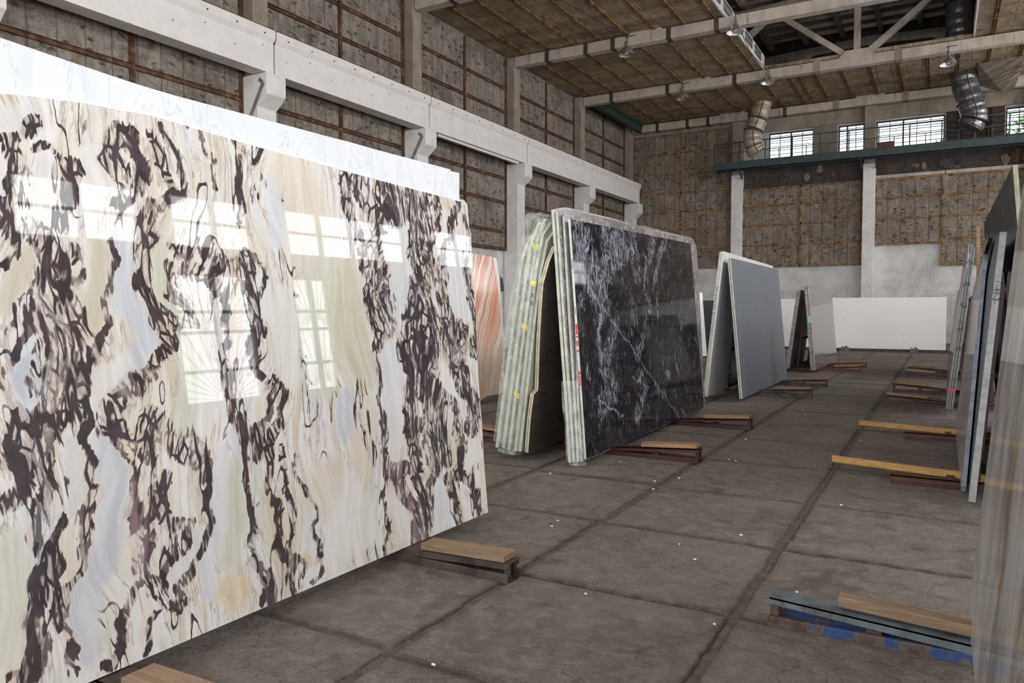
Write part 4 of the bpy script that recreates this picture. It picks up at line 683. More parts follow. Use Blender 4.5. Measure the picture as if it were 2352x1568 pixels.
def paint_viola(x, y):
    wx = x+.020*np.sin(y*9+x*3)+.012*np.sin(y*23+1.3)+.008*np.sin(y*47+x*20); wy = y+.012*np.sin(x*17+.4)+.01*np.sin(x*41+y*13)
    dens = np.full(x.shape, .21); calm = np.zeros(x.shape); wsum = np.zeros(x.shape); tint = np.zeros((x.size, 3)); tam = np.zeros(x.shape); mauve = np.zeros(x.shape); gold = np.zeros(x.shape)
    for tl, L in CALM.items():
        for it in L:
            P = to_uv(fv, tl, it[:-3]); wd = it[-3]; c0 = to_uv(fv, tl, [it[0], (it[0][0]+wd, it[0][1])]); w = math.hypot(c0[1][0]-c0[0][0], c0[1][1]-c0[0][1])
            d = seg_d(wx, wy, P)/w; s = np.clip(1.45-d*.9, 0, 1)*1.; s = s*s*(3-2*s); calm = np.maximum(calm, s*it[-2]); ss = s**2; tint += ss[:, None]*np.array(it[-1]); wsum += ss; tam = np.maximum(tam, s)
            if it[-1] is GLD: gold = np.maximum(gold, s)
    tint = np.where(wsum[:, None] > 1e-3, tint/np.maximum(wsum, 1e-3)[:, None], .75)
    band = np.zeros(x.shape)
    for tl, L in BANDS.items():
        for it in L:
            P = to_uv(fv, tl, it[:-2]); wd = it[-2]; c0 = to_uv(fv, tl, [it[0], (it[0][0]+wd, it[0][1])]); w = max(.012, math.hypot(c0[1][0]-c0[0][0], c0[1][1]-c0[0][1]))
            d = seg_d(wx, wy, P)/w; s = np.clip(1.7-d*.9, 0, 1); s = s*s*(3-2*s); band = np.maximum(band, s*min(1.05, it[-1]+.05))
    for P, w in (([(1080,330),(1130,450),(1170,520),(1190,720)], .05), ([(1060,290),(1160,285)], .04)): mauve = np.maximum(mauve, np.clip(1.5-seg_d(wx, wy, to_uv(fv, T4, P))/w, 0, 1))
    mauve = np.maximum(mauve, np.clip(1.5-seg_d(wx, wy, to_uv(fv, T3, [(790, 480), (800, 640), (830, 750), (840, 900)]))/.05, 0, 1))
    calm *= np.clip(1-band*.8, 0, 1); dens = np.maximum(dens*(1-calm), band)-calm*.12; dens = np.where(band < .1, dens-.0, dens)
    # right hand part is busier, the middle calmer
    return {'dens': dens, 'calm': calm, 'tint': tint, 'tamt': tam*np.clip(1-band*.6, 0, 1), 'mauve': mauve, 'gold': gold}
uL = -3.05
tp = [fv.px(x, y) for x, y in ((0, 215), (80, 222), (180, 235), (354, 267), (600, 340), (700, 366), (800, 395), (910, 424), (1032, 456), (1065, 465))]
rt = [fv.px(x, y) for x, y in ((1121, 1176), (1111, 1050), (1107, 964), (1098, 862), (1092, 709), (1084, 607), (1082, 536), (1072, 507), (1066, 470))]
uR = 0.
slab_viola = grid_slab(fv, [(0, uL), (3, uL)], sorted([(v, u) for u, v in rt]), [(0, 0), (1, 0)], [(0, tp[0][1])]+[((u-uL)/(0.0-uL), v) for u, v in tp], 300, 215, .022, 'viola', 'white', 'huge polished white marble slab with dark purple veining, filling the left foreground', paint_viola)
fc = fv.off(-.026)
def pxs(fr, P): return [fr.px(x, y) for x, y in P]
slab(fc, [(uL-.1, 0.03), (-.06, .03)]+pxs(fc, [(1056, 460), (1055, 440), (1036, 436), (1035, 389), (600, 272), (354, 205)])+[(uL-.1, fc.px(17, 102)[1]+.04)], 'carrara', 'white', 'tall pale white-grey marble slab whose top shows above the purple-veined slab', amp=.003)
fc2 = fv.off(-.052)
slab(fc2, [(uL-.1, .03), (-.02, .03)]+pxs(fc2, [(1055, 460), (1055.5, 397), (1031, 391.5), (800, 325)])+[(uL-.1, 2.2)], 'carrara', 'white', 'second pale grey marble slab, its right end stepping past the slab in front', amp=.002, seed=4)
fc3 = fv.off(-.085)
slab(fc3, [(uL, .03), (.12, .03)]+pxs(fc3, [(1083, 590), (1078, 520), (1074, 470), (1066, 459), (1045, 455)])+[(uL, 1.6)], 'greenish', 'pale', 'ribbed pale slab edge peeking out behind the right end of the purple-veined slab', amp=.004, seed=9, t=.05)
# ---- wrapped dark pack
fb = Fr(onz(1347, 1054, ZB), -.82, 4.9, 1)
def paint_black(x, y):
    D = np.full(x.shape, .12)
    sc = (3.135, 1300, 480)
    for it in [((100,200),(130,350),(250,600),110,.9),((300,150),(300,400),(400,250),90,.85),((480,180),(480,330),(520,480),60,.7),((640,180),(570,420),(600,700),40,.75),((720,230),(660,350),(640,560),30,.7),((240,680),(230,900),(260,1080),26,.95),((110,650),(100,850),40,.5),((350,800),(320,950),(280,1150),55,.75),((300,1180),(340,1300),(260,1390),70,.7),((480,700),(470,850),50,.5),((580,700),(560,900),(520,1050),40,.6),((650,500),(660,760),22,.6),((530,1200),(560,1300),(520,1480),50,.75),((720,1180),(740,1200),24,.9),((790,1090),(800,1180),20,.7),((640,1280),(700,1330),30,.6),((170,1120),(160,1200),24,.8),((840,700),(820,1060),40,.35),((940,850),(960,1050),30,.4)]:
        P = to_uv(fb, sc, it[:-2]); w = it[-2]/3.135/170.; s = np.clip(1.7-seg_d(x+.03*np.sin(y*9), y, P)/w, 0, 1); D = np.maximum(D, s*s*(3-2*s)*it[-1])
    ln = np.zeros(x.shape)
    for P, w in (([(150,530),(210,640),(300,750),(390,890),(470,990),(540,1090),(640,1250),(700,1330),(820,1500)], .0055), ([(245,1385),(320,1440),(420,1490)], .008), ([(480,1210),(600,1290)], .005), ([(840,1440),(870,1490)], .007), ([(200, 500), (215, 530)], .006)):
        d = seg_d(x+.022*np.sin(y*11)+.012*np.sin(y*31)+.008*np.sin(y*67+1), y+.01*np.sin(x*23), to_uv(fb, sc, P)); ln = np.maximum(ln, np.clip(1.6-d/w, 0, 1))
    return {'dens': D, 'line': ln}
bt = pxs(fb, [(1310, 503), (1586, 559), (1617, 936), (1577, 954)]); Lb = bt[1][0]
grid_slab(fb, [(0, 0), (bt[0][1], bt[0][0])], [(0, bt[3][0]), (bt[2][1], bt[2][0]), (bt[1][1], bt[1][0])], [(0, 0), (1, 0)], [(0, bt[0][1]), (1, bt[1][1])], 260, 130, .022, 'black', 'pale', 'glossy black marble slab with white flecks, outermost of the wrapped centre pack', paint_black)
bk = SLABS[-1]; u0 = 0
edge_strokes(fb, 0.0+bt[0][0]*.5, [], RED, bk) if False else None
def edge_mark(px, py, L, w, fr, mat, ang=0, woff=-.011):
    pass
m = MB()
for (y0, y1, w) in ((706, 722, .006), (744, 756, .016), (757, 768, .014), (771, 775, .018), (782, 795, .014), (803, 808, .018), (852, 862, .016), (864, 900, .013)):
    q0, q1 = fb.px(1330, y0), fb.px(1330, y1); uu = np.interp(q0[1], [0, bt[0][1]], [0, bt[0][0]])-.0012; m.bar(fb.at(uu, q0[1], -.011), fb.at(uu, q1[1], -.012), w, .001, fb.u)
m.build('red_marking', RED, bk)
v_ = fb.px(1320, 605)[1]; uu = np.interp(v_, [0, bt[0][1]], [0, bt[0][0]])-.002
text('1-41253', .03, INK, fb.at(uu, v_, -.011), -fb.v, fb.n, bk)
def offp(fr, P, ex): return [(u+ex[0], v+ex[1]) for u, v in pxs(fr, P)]
f2 = fb.off(-.028)
slab(f2, [(-.03, -.02), (Lb, -.02)]+pxs(f2, [(1620, 940), (1608, 700), (1600, 566), (1592, 549), (1575, 545), (1345, 497), (1318, 496)])+[(-.02, .4)], 'greymarble', 'mauve', 'grey and cream veined marble slab directly behind the black one, rim showing above it', amp=.006)
f3 = fb.off(-.056)
slab(f3, [(-.04, -.02), (Lb-.1, -.02)]+pxs(f3, [(1560, 540), (1300, 492), (1296, 497)]), 'purplemarble', 'green', 'green-edged slab third from the front in the wrapped centre pack', amp=.004, seed=2)
f4 = fb.off(-.086)
slab(f4, [(-.06, -.02), (Lb-.05, -.02)]+pxs(f4, [(1596, 575), (1588, 545), (1420, 507), (1320, 482), (1290, 480), (1281, 486)]), 'greymarble', 'green', 'tall grey-veined slab at the back of the wrapped centre pack', amp=.006, seed=5, t=.026)
f5 = fb.off(-.116)
slab(f5, [(-.08, -.02), (Lb-.4, -.02)]+pxs(f5, [(1560, 540), (1300, 476), (1272, 481)]), 'purplemarble', 'green', 'innermost pale-edged slab of the wrapped centre pack, under the plastic', amp=.005, seed=6, t=.026)
# ---- green wrapped pack leaning the other way
fg = Fr(onz(1209, 1039, ZB), -.4, 7.0, -1)    # u runs towards the camera
gi = fg.off(0)
ug = lambda P: pxs(fg, P)
g0 = orient(ug([(1209, 1039), (1215, 960), (1222, 905), (1232, 895), (1236, 780), (1244, 650), (1258, 600), (1272, 566)])+[(-2.6, 1.75), (-2.7, 0.)])
GL = ['brown-backed slab facing into the wrapped green-edged pack, chamfered upper corner', 'second slab from the inner side of the wrapped green-edged pack']
slab(fg, g0, 'darkback', 'brown', 'inner slab of the green-edged pack, dark brown back and chamfered cream edge', t=.02, amp=.004)
slab(fg.off(.022+.003), [(u-.01, v) for u, v in g0], 'darkback', 'brown', 'cream-edged chamfered slab touching the innermost slab of the green-edged pack', t=.018, amp=.004, seed=3)
ords = ['third', 'fourth', 'fifth', 'sixth', 'seventh', 'eighth', 'ninth', 'tenth']
w = .048; hs = [2.06, 2.12, 2.14, 2.12, 2.17, 2.13, 2.08, 2.0]
gslabs = []
for i in range(8):
    w += .031; e = (.02, .05, -.02, .06, .0, .05, .02, .07)[i]; h = hs[i]; c = .25+.05*((i*3) % 4)
    top = [(e-.06, h*.62), (e-.10, h*.9), (e-.22, h)] if i > 2 else [(e-.02, h*.8), (e-.08, h*.95), (e-.2, h)]
    gslabs.append(slab(fg.off(w), [(e, 0), (-2.8, 0), (-2.75, h-.02)]+top[::-1], 'greenish', 'green', ords[i]+' slab from the inner side of the plastic-wrapped green-edged pack'+(', outermost' if i == 7 else ''), t=.0295, amp=.004, seed=10+i))
for s_, i, vv, sz in (('41 35', 1, 1.42, .05), ('0', 3, 1.45, .04), ('1810', 2, 1.28, .035), ('5425', 5, 1.1, .035)):
    fr = fg.off([.079, .110, .141, .172, .203, .234, .265, .296][i]); u = (.02, .05, -.02, .06, .0, .05, .02, .07)[i]+.002-max(0, (vv/hs[i]-.6))*.12
    text(s_, sz, INK, fr.at(u+.004, vv, -.013), -fr.v if s_ != '0' else (1, 0, 0), (1, 0, 0) if s_ != '0' else fr.v, gslabs[i])
# crumpled plastic over the pack: end face, top and bottom bag
def wrap_shell(fr, w0, w1, ufn, vs, back, label, seed=0, bag=.10):
    v, f = [], []; nw = 26; nv = len(vs)
    for j, vv in enumerate(vs):
        for i in range(nw+1):
            t = i/nw; w_ = w0+(w1-w0)*t; bul = .035*math.sin(PI*t)**.5; nz = mnoise.noise(Vector((t*7+seed, vv*3.2, seed)))*.022+mnoise.noise(Vector((t*19, vv*9, seed+3)))*.011
            a = 1-abs(2*t-1)**8; u = ufn(vv)+bul*.5+nz+.012; u -= (1-a)*.18; v.append(tuple(fr.at(u, vv+nz*.5, w_+mnoise.noise(Vector((vv*4, t*3, seed+8)))*.01)))
    for j in range(nv-1):
        for i in range(nw): b = j*(nw+1)+i; f.append((b, b+1, b+nw+2, b+nw+1))
    # top fold
    b0 = (nv-1)*(nw+1); k = len(v); nb = 14
    for q in range(1, nb+1):
        for i in range(nw+1):
            t = i/nw; z = mnoise.noise(Vector((t*5, q*.9, seed+5)))*.02; u = ufn(vs[-1])-back*q/nb; v.append(tuple(fr.at(u, vs[-1]+.03+z, w0+(w1-w0)*t)))
    for q in range(nb):
        for i in range(nw): a0 = (b0 if q == 0 else k+(q-1)*(nw+1))+i; a1 = k+q*(nw+1)+i; f.append((a0, a0+1, a1+1, a1))
    me = bpy.data.meshes.new('plastic_wrap'); me.from_pydata(v, [], f); me.materials.append(M['wrap']); me.polygons.foreach_set('use_smooth', [True]*len(f)); o = bpy.data.objects.new('plastic_wrap', me); COL.objects.link(o); tag(o, label, 'plastic wrap'); return o
wrap1 = wrap_shell(fg, .07, .335, lambda v: .10-(.13*max(0, v/2.-.62)/.38 if v > 1.24 else 0)-(.09 if v < .05 else 0), list(np.linspace(-.045, 2.18, 62)), 1.2, 'crumpled clear plastic wrapped around the end of the green-edged slab pack', 1)
for vv, w_ in ((1.93, .12), (1.6, .10), (1.20, .11), (.58, .12)): MB().poly([fg.at(.15-.05*(vv > 1.5), vv, w_), fg.at(.16-.05*(vv > 1.5), vv-.02, w_-.07), fg.at(.15-.05*(vv > 1.5), vv-.07, w_-.06), fg.at(.155-.05*(vv > 1.5), vv-.05, w_-.01)], fg.u*.002).build('tape_piece', 'tape', wrap1)
# a looser bag hanging under the centre pack's near corner
def bag(fr, label):
    v, f = [], []; ns, nv = 20, 30
    for j in range(nv):
        vv = -.045+.75*j/(nv-1)
        for i in range(ns):
            t = i/(ns-1); w_ = .012-.165*t; n = mnoise.noise(Vector((t*6, vv*5, 4)))*.016; u = -.10*(math.sin(PI*t)**.6)*(1-j/(nv-1))*.5-.085+n-(.0 if vv > 0 else -.05); v.append(tuple(fr.at(u, vv, w_)))
    for j in range(nv-1):
        for i in range(ns-1): b = j*ns+i; f.append((b, b+1, b+ns+1, b+ns))
    me = bpy.data.meshes.new('plastic_wrap'); me.from_pydata(v, [], f); me.materials.append(M['wrap']); me.polygons.foreach_set('use_smooth', [True]*len(f)); o = bpy.data.objects.new('plastic_wrap', me); COL.objects.link(o); return tag(o, label, 'plastic wrap')
bag(fb, 'torn clear plastic bag round the lower near corner of the black slab pack')
# ---- orange onyx
fo = Fr(onz(1106, 915, .1), 3., 5, 1)
slab(fo, pxs(fo, [(1106, 918), (1120, 909), (1147, 905), (1158, 900), (1154, 780), (1146, 690), (1141, 640), (1132, 589), (1110, 585), (1080, 581), (1020, 570), (1000, 905), (1060, 950)]), 'onyx', 'pale', 'orange and white striped onyx slab glimpsed past the big slab\'s right edge', amp=.002)
fo2 = fo.off(-.05); oq = slab(fo2, pxs(fo2, [(1040, 905), (1157, 890), (1160, 790), (1147, 640), (1140, 592), (1040, 575)]), 'white', 'white', 'white slab with a black label right behind the striped onyx slab', amp=.002)
q = pxs(fo2, [(1146, 635), (1152, 639), (1155, 669), (1148, 669)]); MB().poly([fo2.at(u+.02, v, .004) for u, v in q], fo2.n*.004).build('black_label', BLACKTAPE, oq)
# ---- grey stone pair and thick white pack
fq = Fr(onz(1706, 915.5, .07), -.15, 5.5, 1)
gq = pxs(fq, [(1706, 915.5), (1683, 594), (1786, 617.6), (1808.7, 869)]); Lq = gq[3][0]; Hq = (gq[1][1]+gq[2][1])/2
gs = slab(fq, [(0, 0), (Lq, 0), (Lq, Hq), (0, Hq)], 'greygran', 'pale', 'brushed blue-grey stone slab with two water stains, in front of the thick white pack')
slab(fq.off(-.026), [(-.01, 0), (Lq-.05, 0), (Lq-.05, Hq-.01), (-.01, Hq-.01)], 'greygran', 'green', 'second blue-grey stone slab, pale edge showing left of the front one')
STN = m_plainstone('water_stain', (.145, .13, .125), (.09, .08, .078), .7, .34, 5, 0, (1, .4, 1), 0, .1)
def patch(fr, P, mat, parent, name='water_stain', d=.0012):
    return MB().poly([fr.at(*fr.px(x, y), .0002) for x, y in P], fr.n*d).build(name, mat, parent)
patch(fq, [(1770, 757), (1775, 757), (1779, 800), (1782, 830), (1786, 870), (1777, 882), (1772, 870), (1772, 830), (1769, 790)], STN, gs)
patch(fq, [(1753, 672), (1756, 670), (1758, 684), (1762, 672), (1763, 690), (1760, 697), (1757, 690)], STN, gs)
fw = Fr(onz(1624, 911, .07), -1.2, 6.0, -1)
wq = pxs(fw, [(1624, 911), (1660, 580), (1776, 608)]); Lw, Hw = min(wq[2][0], -2.2), (wq[1][1]+wq[2][1])/2
wl_ = ['thick white pack, inner slab with its white face towards the grey slab', 'thick white pack, middle slab with blue pen marks on the edge', 'thick white pack, outer slab with greenish edge']
for i in range(3):
    f_ = fw.off(.026*i); o = slab(f_.off(.022), [(0-.012*i, 0), (Lw, 0), (Lw, Hw), (-.012*i, Hw-.004*i)], 'white', 'pale' if i else 'white', wl_[i])
    if i:
        for k in range(14): vv = .95+.055*k+.02*rng.rand(); MB().bar(f_.at(-.012*i+.001, vv, .004+.014*rng.rand()), f_.at(-.012*i+.001, vv+.03, .004+.016*rng.rand()), .007, .001, f_.u).build('pen_marking', BLUEINK, o)
# ---- taupe pack
ft = Fr(onz(1873, 850, .07), .98, 5.1, 1); tq = pxs(ft, [(1858, 653), (1912, 665.5), (1923, 829)]); Lt, Ht = tq[2][0], (tq[0][1]+tq[1][1])/2
tl_ = ['polished taupe stone slab reflecting the floor, fourth stack along the left row', 'second taupe slab just behind the polished front one, chipped silvery edge', 'third taupe slab behind the polished front one', 'rearmost taupe slab of the polished stack, farthest left edge']
for i in range(4):
    o = slab(ft.off(-.027*i), [(.01*(i % 2), 0), (Lt-.03*i, 0), (Lt-.03*i, Ht-.01*i), (.01*(i % 2), Ht-.006*i)], 'taupe', 'mauve' if i % 2 else 'green', tl_[i], amp=.004 if i else 0, seed=i)
    if i < 3:
        vv = ft.px(1862, 735)[1]; MB().quadbox([ft.at(-.004, vv-.06, -.027*i-.022), ft.at(-.004, vv-.06, -.027*i), ft.at(.0, vv-.06, -.027*i), ft.at(.0, vv-.06, -.027*i-.022), ft.at(-.004, vv+.09, -.027*i-.022), ft.at(-.004, vv+.09, -.027*i), ft.at(.0, vv+.09, -.027*i), ft.at(.0, vv+.09, -.027*i-.022)]).build('edge_label', MINT, o)
ft2 = Fr(onz(1813, 846, .07), -1.0, 7.0, -1); tq = pxs(ft2, [(1831, 664)]); 
for i in range(4):
    slab(ft2.off(.024*i+.022), [(-.02*i, 0), (-2.3, 0), (-2.3, tq[0][1]-.01*i), (-.02*i, tq[0][1]-.01*i)], 'taupematt', 'mauve', ['inner', 'second', 'third', 'outer'][i]+' dark taupe slab of the stack leaning right, behind the polished taupe slab', amp=.003, seed=i)
# ---- far white slabs facing the camera
ff = Fr(onz(1900, 798.5, .08), 0, 4.75, 1, True); ff.a.y = 28.3; ff.a = onz(1900, 799, .08); ff = Fr((-3.6, 28.3, .10), 0, 4.75, 1, True)
q = pxs(ff, [(2172, 806), (2174, 682), (1912, 681)]); uR2 = q[0][0]; Hf = q[1][1]
fs = slab(ff, [(-.05, 0), (uR2, 0), (uR2, Hf), (-.05, Hf)], 'calacatta', 'white', 'wide white veined slab standing square to the camera at the far end of the aisle')
MB().box(ff.at(uR2, 0)[0]-.0, ff.at(uR2, 0)[0]+.012, 28.3+.07, 28.3+.1, .85, 1.05).build('green_label', MINT, fs)
fs2 = slab(Fr((-5.5, 28.45, .10), 0, 4.75, 1, True), [(0, 0), (1.75, 0), (1.75, Hf-.02), (0, Hf-.02)], 'calacatta', 'white', 'narrow view of a white slab between the grey slab and the taupe stack')
bm_ = MB().box(-5.6, .3, 28.28, 28.5, 0, .095); o = bm_.build('steel_beam', 'iron'); tag(o, 'long dark steel beam lying on the floor under the far white slabs', 'beam')
for x, l in ((-2.86, 'small grey clamp block under the far white slab, left one'), (-.75, 'small grey clamp block under the far white slab, right one')):
    r = MB().poly([(x-.14, 28.1, 0), (x+.14, 28.1, 0), (x+.12, 28.1, .12), (x+.04, 28.1, .19), (x-.03, 28.1, .13), (x-.09, 28.1, .17)], (0, .17, 0)).build('clamp_block', 'bluegrey'); tag(r, l, 'clamp')
# ---- slabs past the black pack
f_ = Fr(onz(1622, 822, .09), 0, 5, 1, False); f_ = Fr(f_.a, 35, 4, 1); 
slab(f_, pxs(f_, [(1624, 817), (1613, 672), (1600, 670), (1585, 668), (1585, 822)]), 'white', 'white', 'white slab sliver visible between the black pack and the thick white pack')
p = onz(1614, 824, .0); o = MB().bar(f_.at(-.35, 0, -.01)-Vector((0, 0, .046)), f_.at(1.1, 0, -.01)-Vector((0, 0, .046)), .16, .088).build('timber_bearer', 'wood'); tag(o, 'brown timber bearer under the white slab sliver beyond the black pack', 'timber')
ffd = Fr((onz(1600, 812, .1)), 0, 4, 1, True); ffd = Fr((ffd.a.x-1.2, ffd.a.y, .0), 0, 4, 1, True)
q = pxs(ffd, [(1600, 690), (1650, 690)]); slab(ffd, [(0, 0), (q[1][0]+.3, 0), (q[1][0]+.3, q[0][1]), (0, q[0][1])], 'darkpanel', 'dark', 'matt black stone panel standing far back left of the thick white pack')
# ================= right hand row
fr1 = Fr(onz(2223, 1412, ZB), -.38, 4.8, -1)      # nearest slab, u towards camera
q = pxs(fr1, [(2352, 442)]); hN = q[0][1]; 
near = slab(fr1, [(0, 0), (2.95, 0), (2.95, hN+.05), (q[0][0]*.2, hN+.04), (.0, hN*.98)], 'stripe', 'green', 'nearest slab at the right edge, glossy brown and grey streaked marble', amp=.002)
slab(fr1.off(-.027), [(.02, 0), (2.95, 0), (2.95, hN+.03), (.02, hN)], 'stripe', 'green', 'second streaked slab hidden directly behind the glossy one at the right edge')
fr2 = Fr(onz(2207, 1128, ZB), .2, 5.0, -1)        # lilac slab
fr2.a = onz(2207, 1128, ZB)
P2 = pxs(fr2, [(2207, 1128), (2262, 560), (2250, 580), (2240, 597), (2234, 640)]); hl = P2[1][1]
lil = slab(fr2, [(0, .04), (-.02, 0), (-3.4, 0), (-3.4, 1.45), (-2.9, 1.62), (-1.6, hl-.04), (-.9, hl), (P2[1][0], hl)], 'lilac', 'blue', 'polished lilac-grey slab on the right row mirroring the far white slab', t=.03, amp=.003)
fr3 = fr2.off(-.045); P3 = pxs(fr3, [(2222, 1146), (2296, 533)])
ths = slab(fr3, [(.16, -.03), (-3.2, -.03), (-3.2, P3[1][1]), (P3[1][0]+.03, P3[1][1])], 'greygran', 'grey', 'thick rough-edged grey slab behind the lilac one, with pen writing on its edge', t=.045, amp=.005, seed=3)
v_ = fr3.px(2275, 680)[1]; uu = np.interp(v_, [0, P3[1][1]], [.16, P3[1][0]+.03])+.008
text('\u0413-41-2-12', .055, INK, fr3.at(uu, v_, -.022), -fr3.v, (1, 0, 0), ths)
# tall charcoal slab on the far side of the same rack, leaning towards the aisle
hC = 2.37; slab(Fr((.66, 6.5, ZB), 0, 5, 1), [(0, 0), (4.3, 0), (4.3, hC-.5), (4.25, hC-.12), (4.1, hC), (0, hC)], 'charcoal', 'khaki', 'tall streaky charcoal slab leaning behind the lilac slab at the right edge', t=.032, amp=.004, seed=8)
# edge pack further along the right row
fr4 = Fr(onz(2184, 940, .09), .3, 5.6, -1); P4 = pxs(fr4, [(2237, 560)]); h4 = P4[0][1]
for i in range(3):
    o = slab(fr4.off(.022*0-.03*i+.06), [(0, 0), (-3.2, 0), (-3.2, h4-.02*i), (-.0, h4-(.0, .0, .04)[i])], 'lilac' if i == 0 else 'greygran', 'grey', ['outer', 'middle', 'inner'][i]+' slab of the grey-edged pack in the middle of the right row', t=.024, amp=.003, seed=i+20)
    for k in range(5): vv = h4*(.35+.13*k)+.05*rng.rand(); MB().bar(fr4.at(.002, vv, .05-.03*i), fr4.at(.002, vv+.03, .053-.03*i), .012, .001, fr4.u).build('pen_marking', INK, o)
    if i == 0: MB().bar(fr4.at(.0025, h4*.115, .075), fr4.at(.0025, h4*.115, -.02), .03, .001, fr4.u).build('red_marking', RED, o)
fr5 = Fr(onz(2176, 864, .09), .3, 5.6, -1); P5 = pxs(fr5, [(2210, 651)]); h5 = P5[0][1]
for i in range(3): slab(fr5.off(-.03*i), [(0, 0), (-3.3, 0), (-3.3, h5-.02*i), (0, h5-.02*i)], 'lilac', 'grey', ['polished pale slab', 'second slab', 'third slab'][i]+' of the farthest stack on the right row'+(', mirroring the white slab' if i == 0 else ''), t=.022, amp=.003, seed=i+30)
# upright timber lath behind the lilac slab
p0 = ony(2255, 580, 12.6); p1 = ony(2247, 521, 12.6); o = MB().bar(p0-Vector((0, 0, 1.9)), p1, .045, .03, (0, 1, 0)).build('timber_lath', 'wood'); tag(o, 'upright orange-brown timber lath sticking up behind the right row', 'timber')
# unseen slabs beyond the right row, added to darken reflections in the black slab
for i, (x, y, L, f_, l) in enumerate([(3.4, 15, 3.2, 'charcoal', 'long dark slab added to darken reflections, right half of hall, nearest of its line'), (3.5, 20, 3.0, 'darkpanel', 'black slab added to darken reflections, right half of hall, second of its line'), (3.4, 25, 3.3, 'greygran', 'blue-grey slab added to darken reflections, right half of hall, third of its line'), (3.6, 30, 3.2, 'charcoal', 'dark slab added to darken reflections, right half of hall, farthest of its line')]):
    slab(Fr((x, y, .0), 0, 5, -1), [(0, 0), (-L, 0), (-L, 2.0), (0, 2.0)], f_, 'dark', l)
slab(Fr((1.2, 34.2, 0), 0, 4, 1, True), [(0, 0), (3.2, 0), (3.2, 1.95), (0, 1.95)], 'darkpanel', 'dark', 'black slab added near the far wall to darken reflections, right of the aisle'); slab(Fr((4.7, 34.4, 0), 0, 4, 1, True), [(0, 0), (3.2, 0), (3.2, 2.0), (0, 2.0)], 'greygran', 'grey', 'grey slab added near the far wall to darken reflections, right corner')
# ---------------------------------------------------------------- racks
def rack(xc, ys, mat, label, half=1.2, h=1.9, ends=(1, 1), pads=None, nm='slab_rack', hz=.135, nopad=False):
    r = empty(nm, (xc, (ys[0]+ys[-1])/2, 0), label, 'rack')
    for k, y in enumerate(ys):
        for s in (-1, 1):
            xo = xc+s*half; xi = xc+s*.12; lo = hz-.085
            for dy in (-.055, .055): MB().box(min(xc, xo), max(xc, xo), y+dy-.012, y+dy+.012, .0, .048).build('floor_rail', mat, r, bevel=.003)
            m = MB()
            for dy in (-.052, .052):
                m.quadbox([(xi, y+dy-.01, .03), (xi, y+dy+.01, .03), (xo, y+dy+.01, hz-.03), (xo, y+dy-.01, hz-.03), (xi, y+dy-.01, .072), (xi, y+dy+.01, .072), (xo, y+dy+.01, hz), (xo, y+dy-.01, hz)] if s > 0 else
                          [(xo, y+dy-.01, hz-.03), (xo, y+dy+.01, hz-.03), (xi, y+dy+.01, .03), (xi, y+dy-.01, .03), (xo, y+dy-.01, hz), (xo, y+dy+.01, hz), (xi, y+dy+.01, .072), (xi, y+dy-.01, .072)])
            m.bar((xi, y, .068), (xo, y, hz-.004), .124, .008)
            m.build('sloped_bearer', mat, r)
            m = MB()
            for dy in (-.03, .03): m.box(xo-.035*(s > 0), xo+.035*(s < 0), y+dy-.006, y+dy+.006, .01, hz-.008)
            m.box(xo-.035*(s > 0), xo+.035*(s < 0), y-.03, y+.03, .004, .014).build('end_post', mat, r); MB().box(xo-s*.42-.03, xo-s*.42+.03, y-.03, y+.03, .04, .1).build('spacer', mat, r)
            if pads is None or (k, s) in pads:
                pw = .065; L0, L1 = (.55, .02) if pads is None else pads[(k, s)]
                a = xo-s*L1; b = xo-s*L0; za = hz+.022-(hz-.072)*L1/half; zb = hz+.022-(hz-.072)*L0/half
                if not nopad: MB().bar((b, y, zb), (a, y, za), pw*2, .036).build('wooden_pad', 'woodg' if mat == 'steel1' else 'wood', r, bevel=.003)
        for s in (-1, 1): MB().bar((xc+s*.16, y, .05), (xc+s*.01, y, h), .045, .045, (0, 1, 0)).build('upright', mat, r)
    for z in (.12, .75, h-.04):
        d = .14*(1-z/h)+.02
        for s in (-1, 1): MB().bar((xc+s*d, ys[0], z), (xc+s*d, ys[-1], z), .05, .05).build('crossbar', mat, r)
    return r
rack(-3.13, [1.62, 3.36], 'steel1', 'worn brown steel rack with timber pads under the purple-veined slab', half=1.22, hz=.105, h=1.7)
rack(-3.12, [6.83, 9.0], 'maroon', 'maroon steel rack carrying the black and the green-edged slab packs', half=1.22, hz=.14, h=1.75, ends=(1, 1))
rack(-2.98, [12.85, 14.8], 'steel1', 'brown-black steel rack under the grey slab and the thick white pack', half=1.2, hz=.135, h=1.8)
rack(-2.76, [18.7, 20.3], 'redox', 'rusty red steel rack under the taupe stacks', half=1.2, hz=.13, h=1.6)
rack(.50, [12.5, 14.5], 'maroon', 'maroon rack under the grey-edged pack in the middle of the right row', half=1.2, hz=.15, h=1.8)
rack(.55, [17.8, 19.0], 'maroon', 'maroon rack at the far end of the right row', half=1.18, hz=.14, h=1.7)
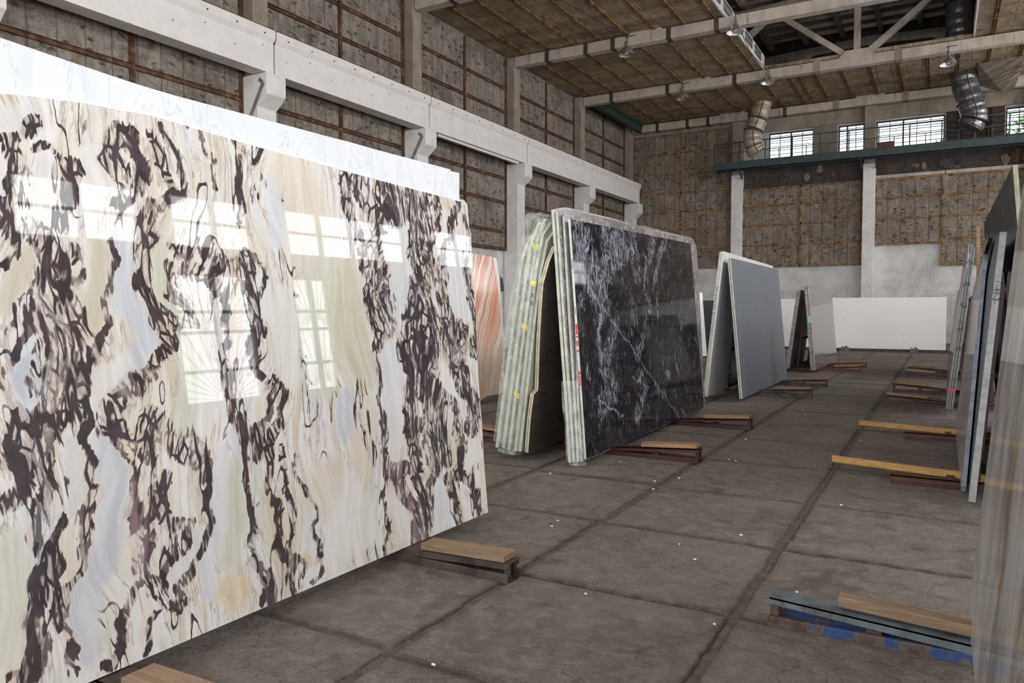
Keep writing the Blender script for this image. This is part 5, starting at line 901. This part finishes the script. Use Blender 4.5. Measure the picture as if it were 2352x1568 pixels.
rack(.42, [6.85, 9.3], 'maroon', 'maroon rack with a tall post carrying the lilac slab and the charcoal slab', half=.75, hz=.075, h=1.7, nopad=True)
o = rack(.50, [3.5], 'blue', 'flaking blue steel rack in the bottom right corner, under the nearest slab', half=1.14, hz=.132, h=1.7, nopad=True)
rack(-7.3, [9.2, 11.2], 'greensteel', 'dark green steel rack under the striped onyx slab', half=1.2, hz=.12, h=1.8)
for c in list(S.objects):
    if c.parent == o and c.name.startswith('sloped_bearer'): c.data.materials[0] = M['bluegrey']
def plank(a, b, w, h, mat, label, name='timber_plank'):
    o = MB().bar(a, b, w, h).build(name, mat, None, bevel=.004); return tag(o, label, 'plank')
plank((-.36, 3.50, .156), (.28, 3.50, .121), .075, .045, 'woodg', 'weathered timber plank lying on the blue rack at bottom right')
plank((-.80, 7.06, .115), (.55, 6.86, .093), .05, .055, 'woody', 'long yellow timber plank on the maroon rail, nearer of the two on the right')
plank((-.80, 9.52, .11), (.55, 9.32, .093), .05, .055, 'woody', 'long yellow timber plank on the maroon rail, farther of the two on the right')
plank((-.46, 12.55, .175), (.1, 12.5, .145), .08, .03, 'woodd', 'thin dark board on the right-hand maroon rack, near frame')
plank((-.38, 13.3, .02), (-.2, 13.9, .02), .1, .03, 'woodd', 'short loose board on the floor between the right-hand rack feet')
# ---------------------------------------------------------------- floor litter
chip = None
for k, (px_, py_) in enumerate([(1281,1196),(1267,1209),(1345,1364),(1560,1250),(1702,1229),(1641,1434),(1560,1098),(1675,1056),(1690,1059),(1503,1105),(1425,1061),(1843,942),(1713,1009),(1500,1123),(1596,1285),(1264,1087),(1932,1160),(1978,1012),(995,1527),(2151,1410),(1819,869),(2092,870),(1975,982),(1830,1360)]):
    p = onz(px_, py_, .012); s = .006+.008*rng.rand(); b = MB(); n = 6; pts = [(math.cos(i*2*PI/n)*s*(.6+.6*rng.rand()), math.sin(i*2*PI/n)*s*.5*(.5+rng.rand()), 0) for i in range(n)]
    o = b.poly(pts, (0, 0, .006)).build('stone_chip', 'chip'); o.location = p; tag(o, 'small white marble chip lying on the concrete floor', 'chip', 'white chips on the floor')
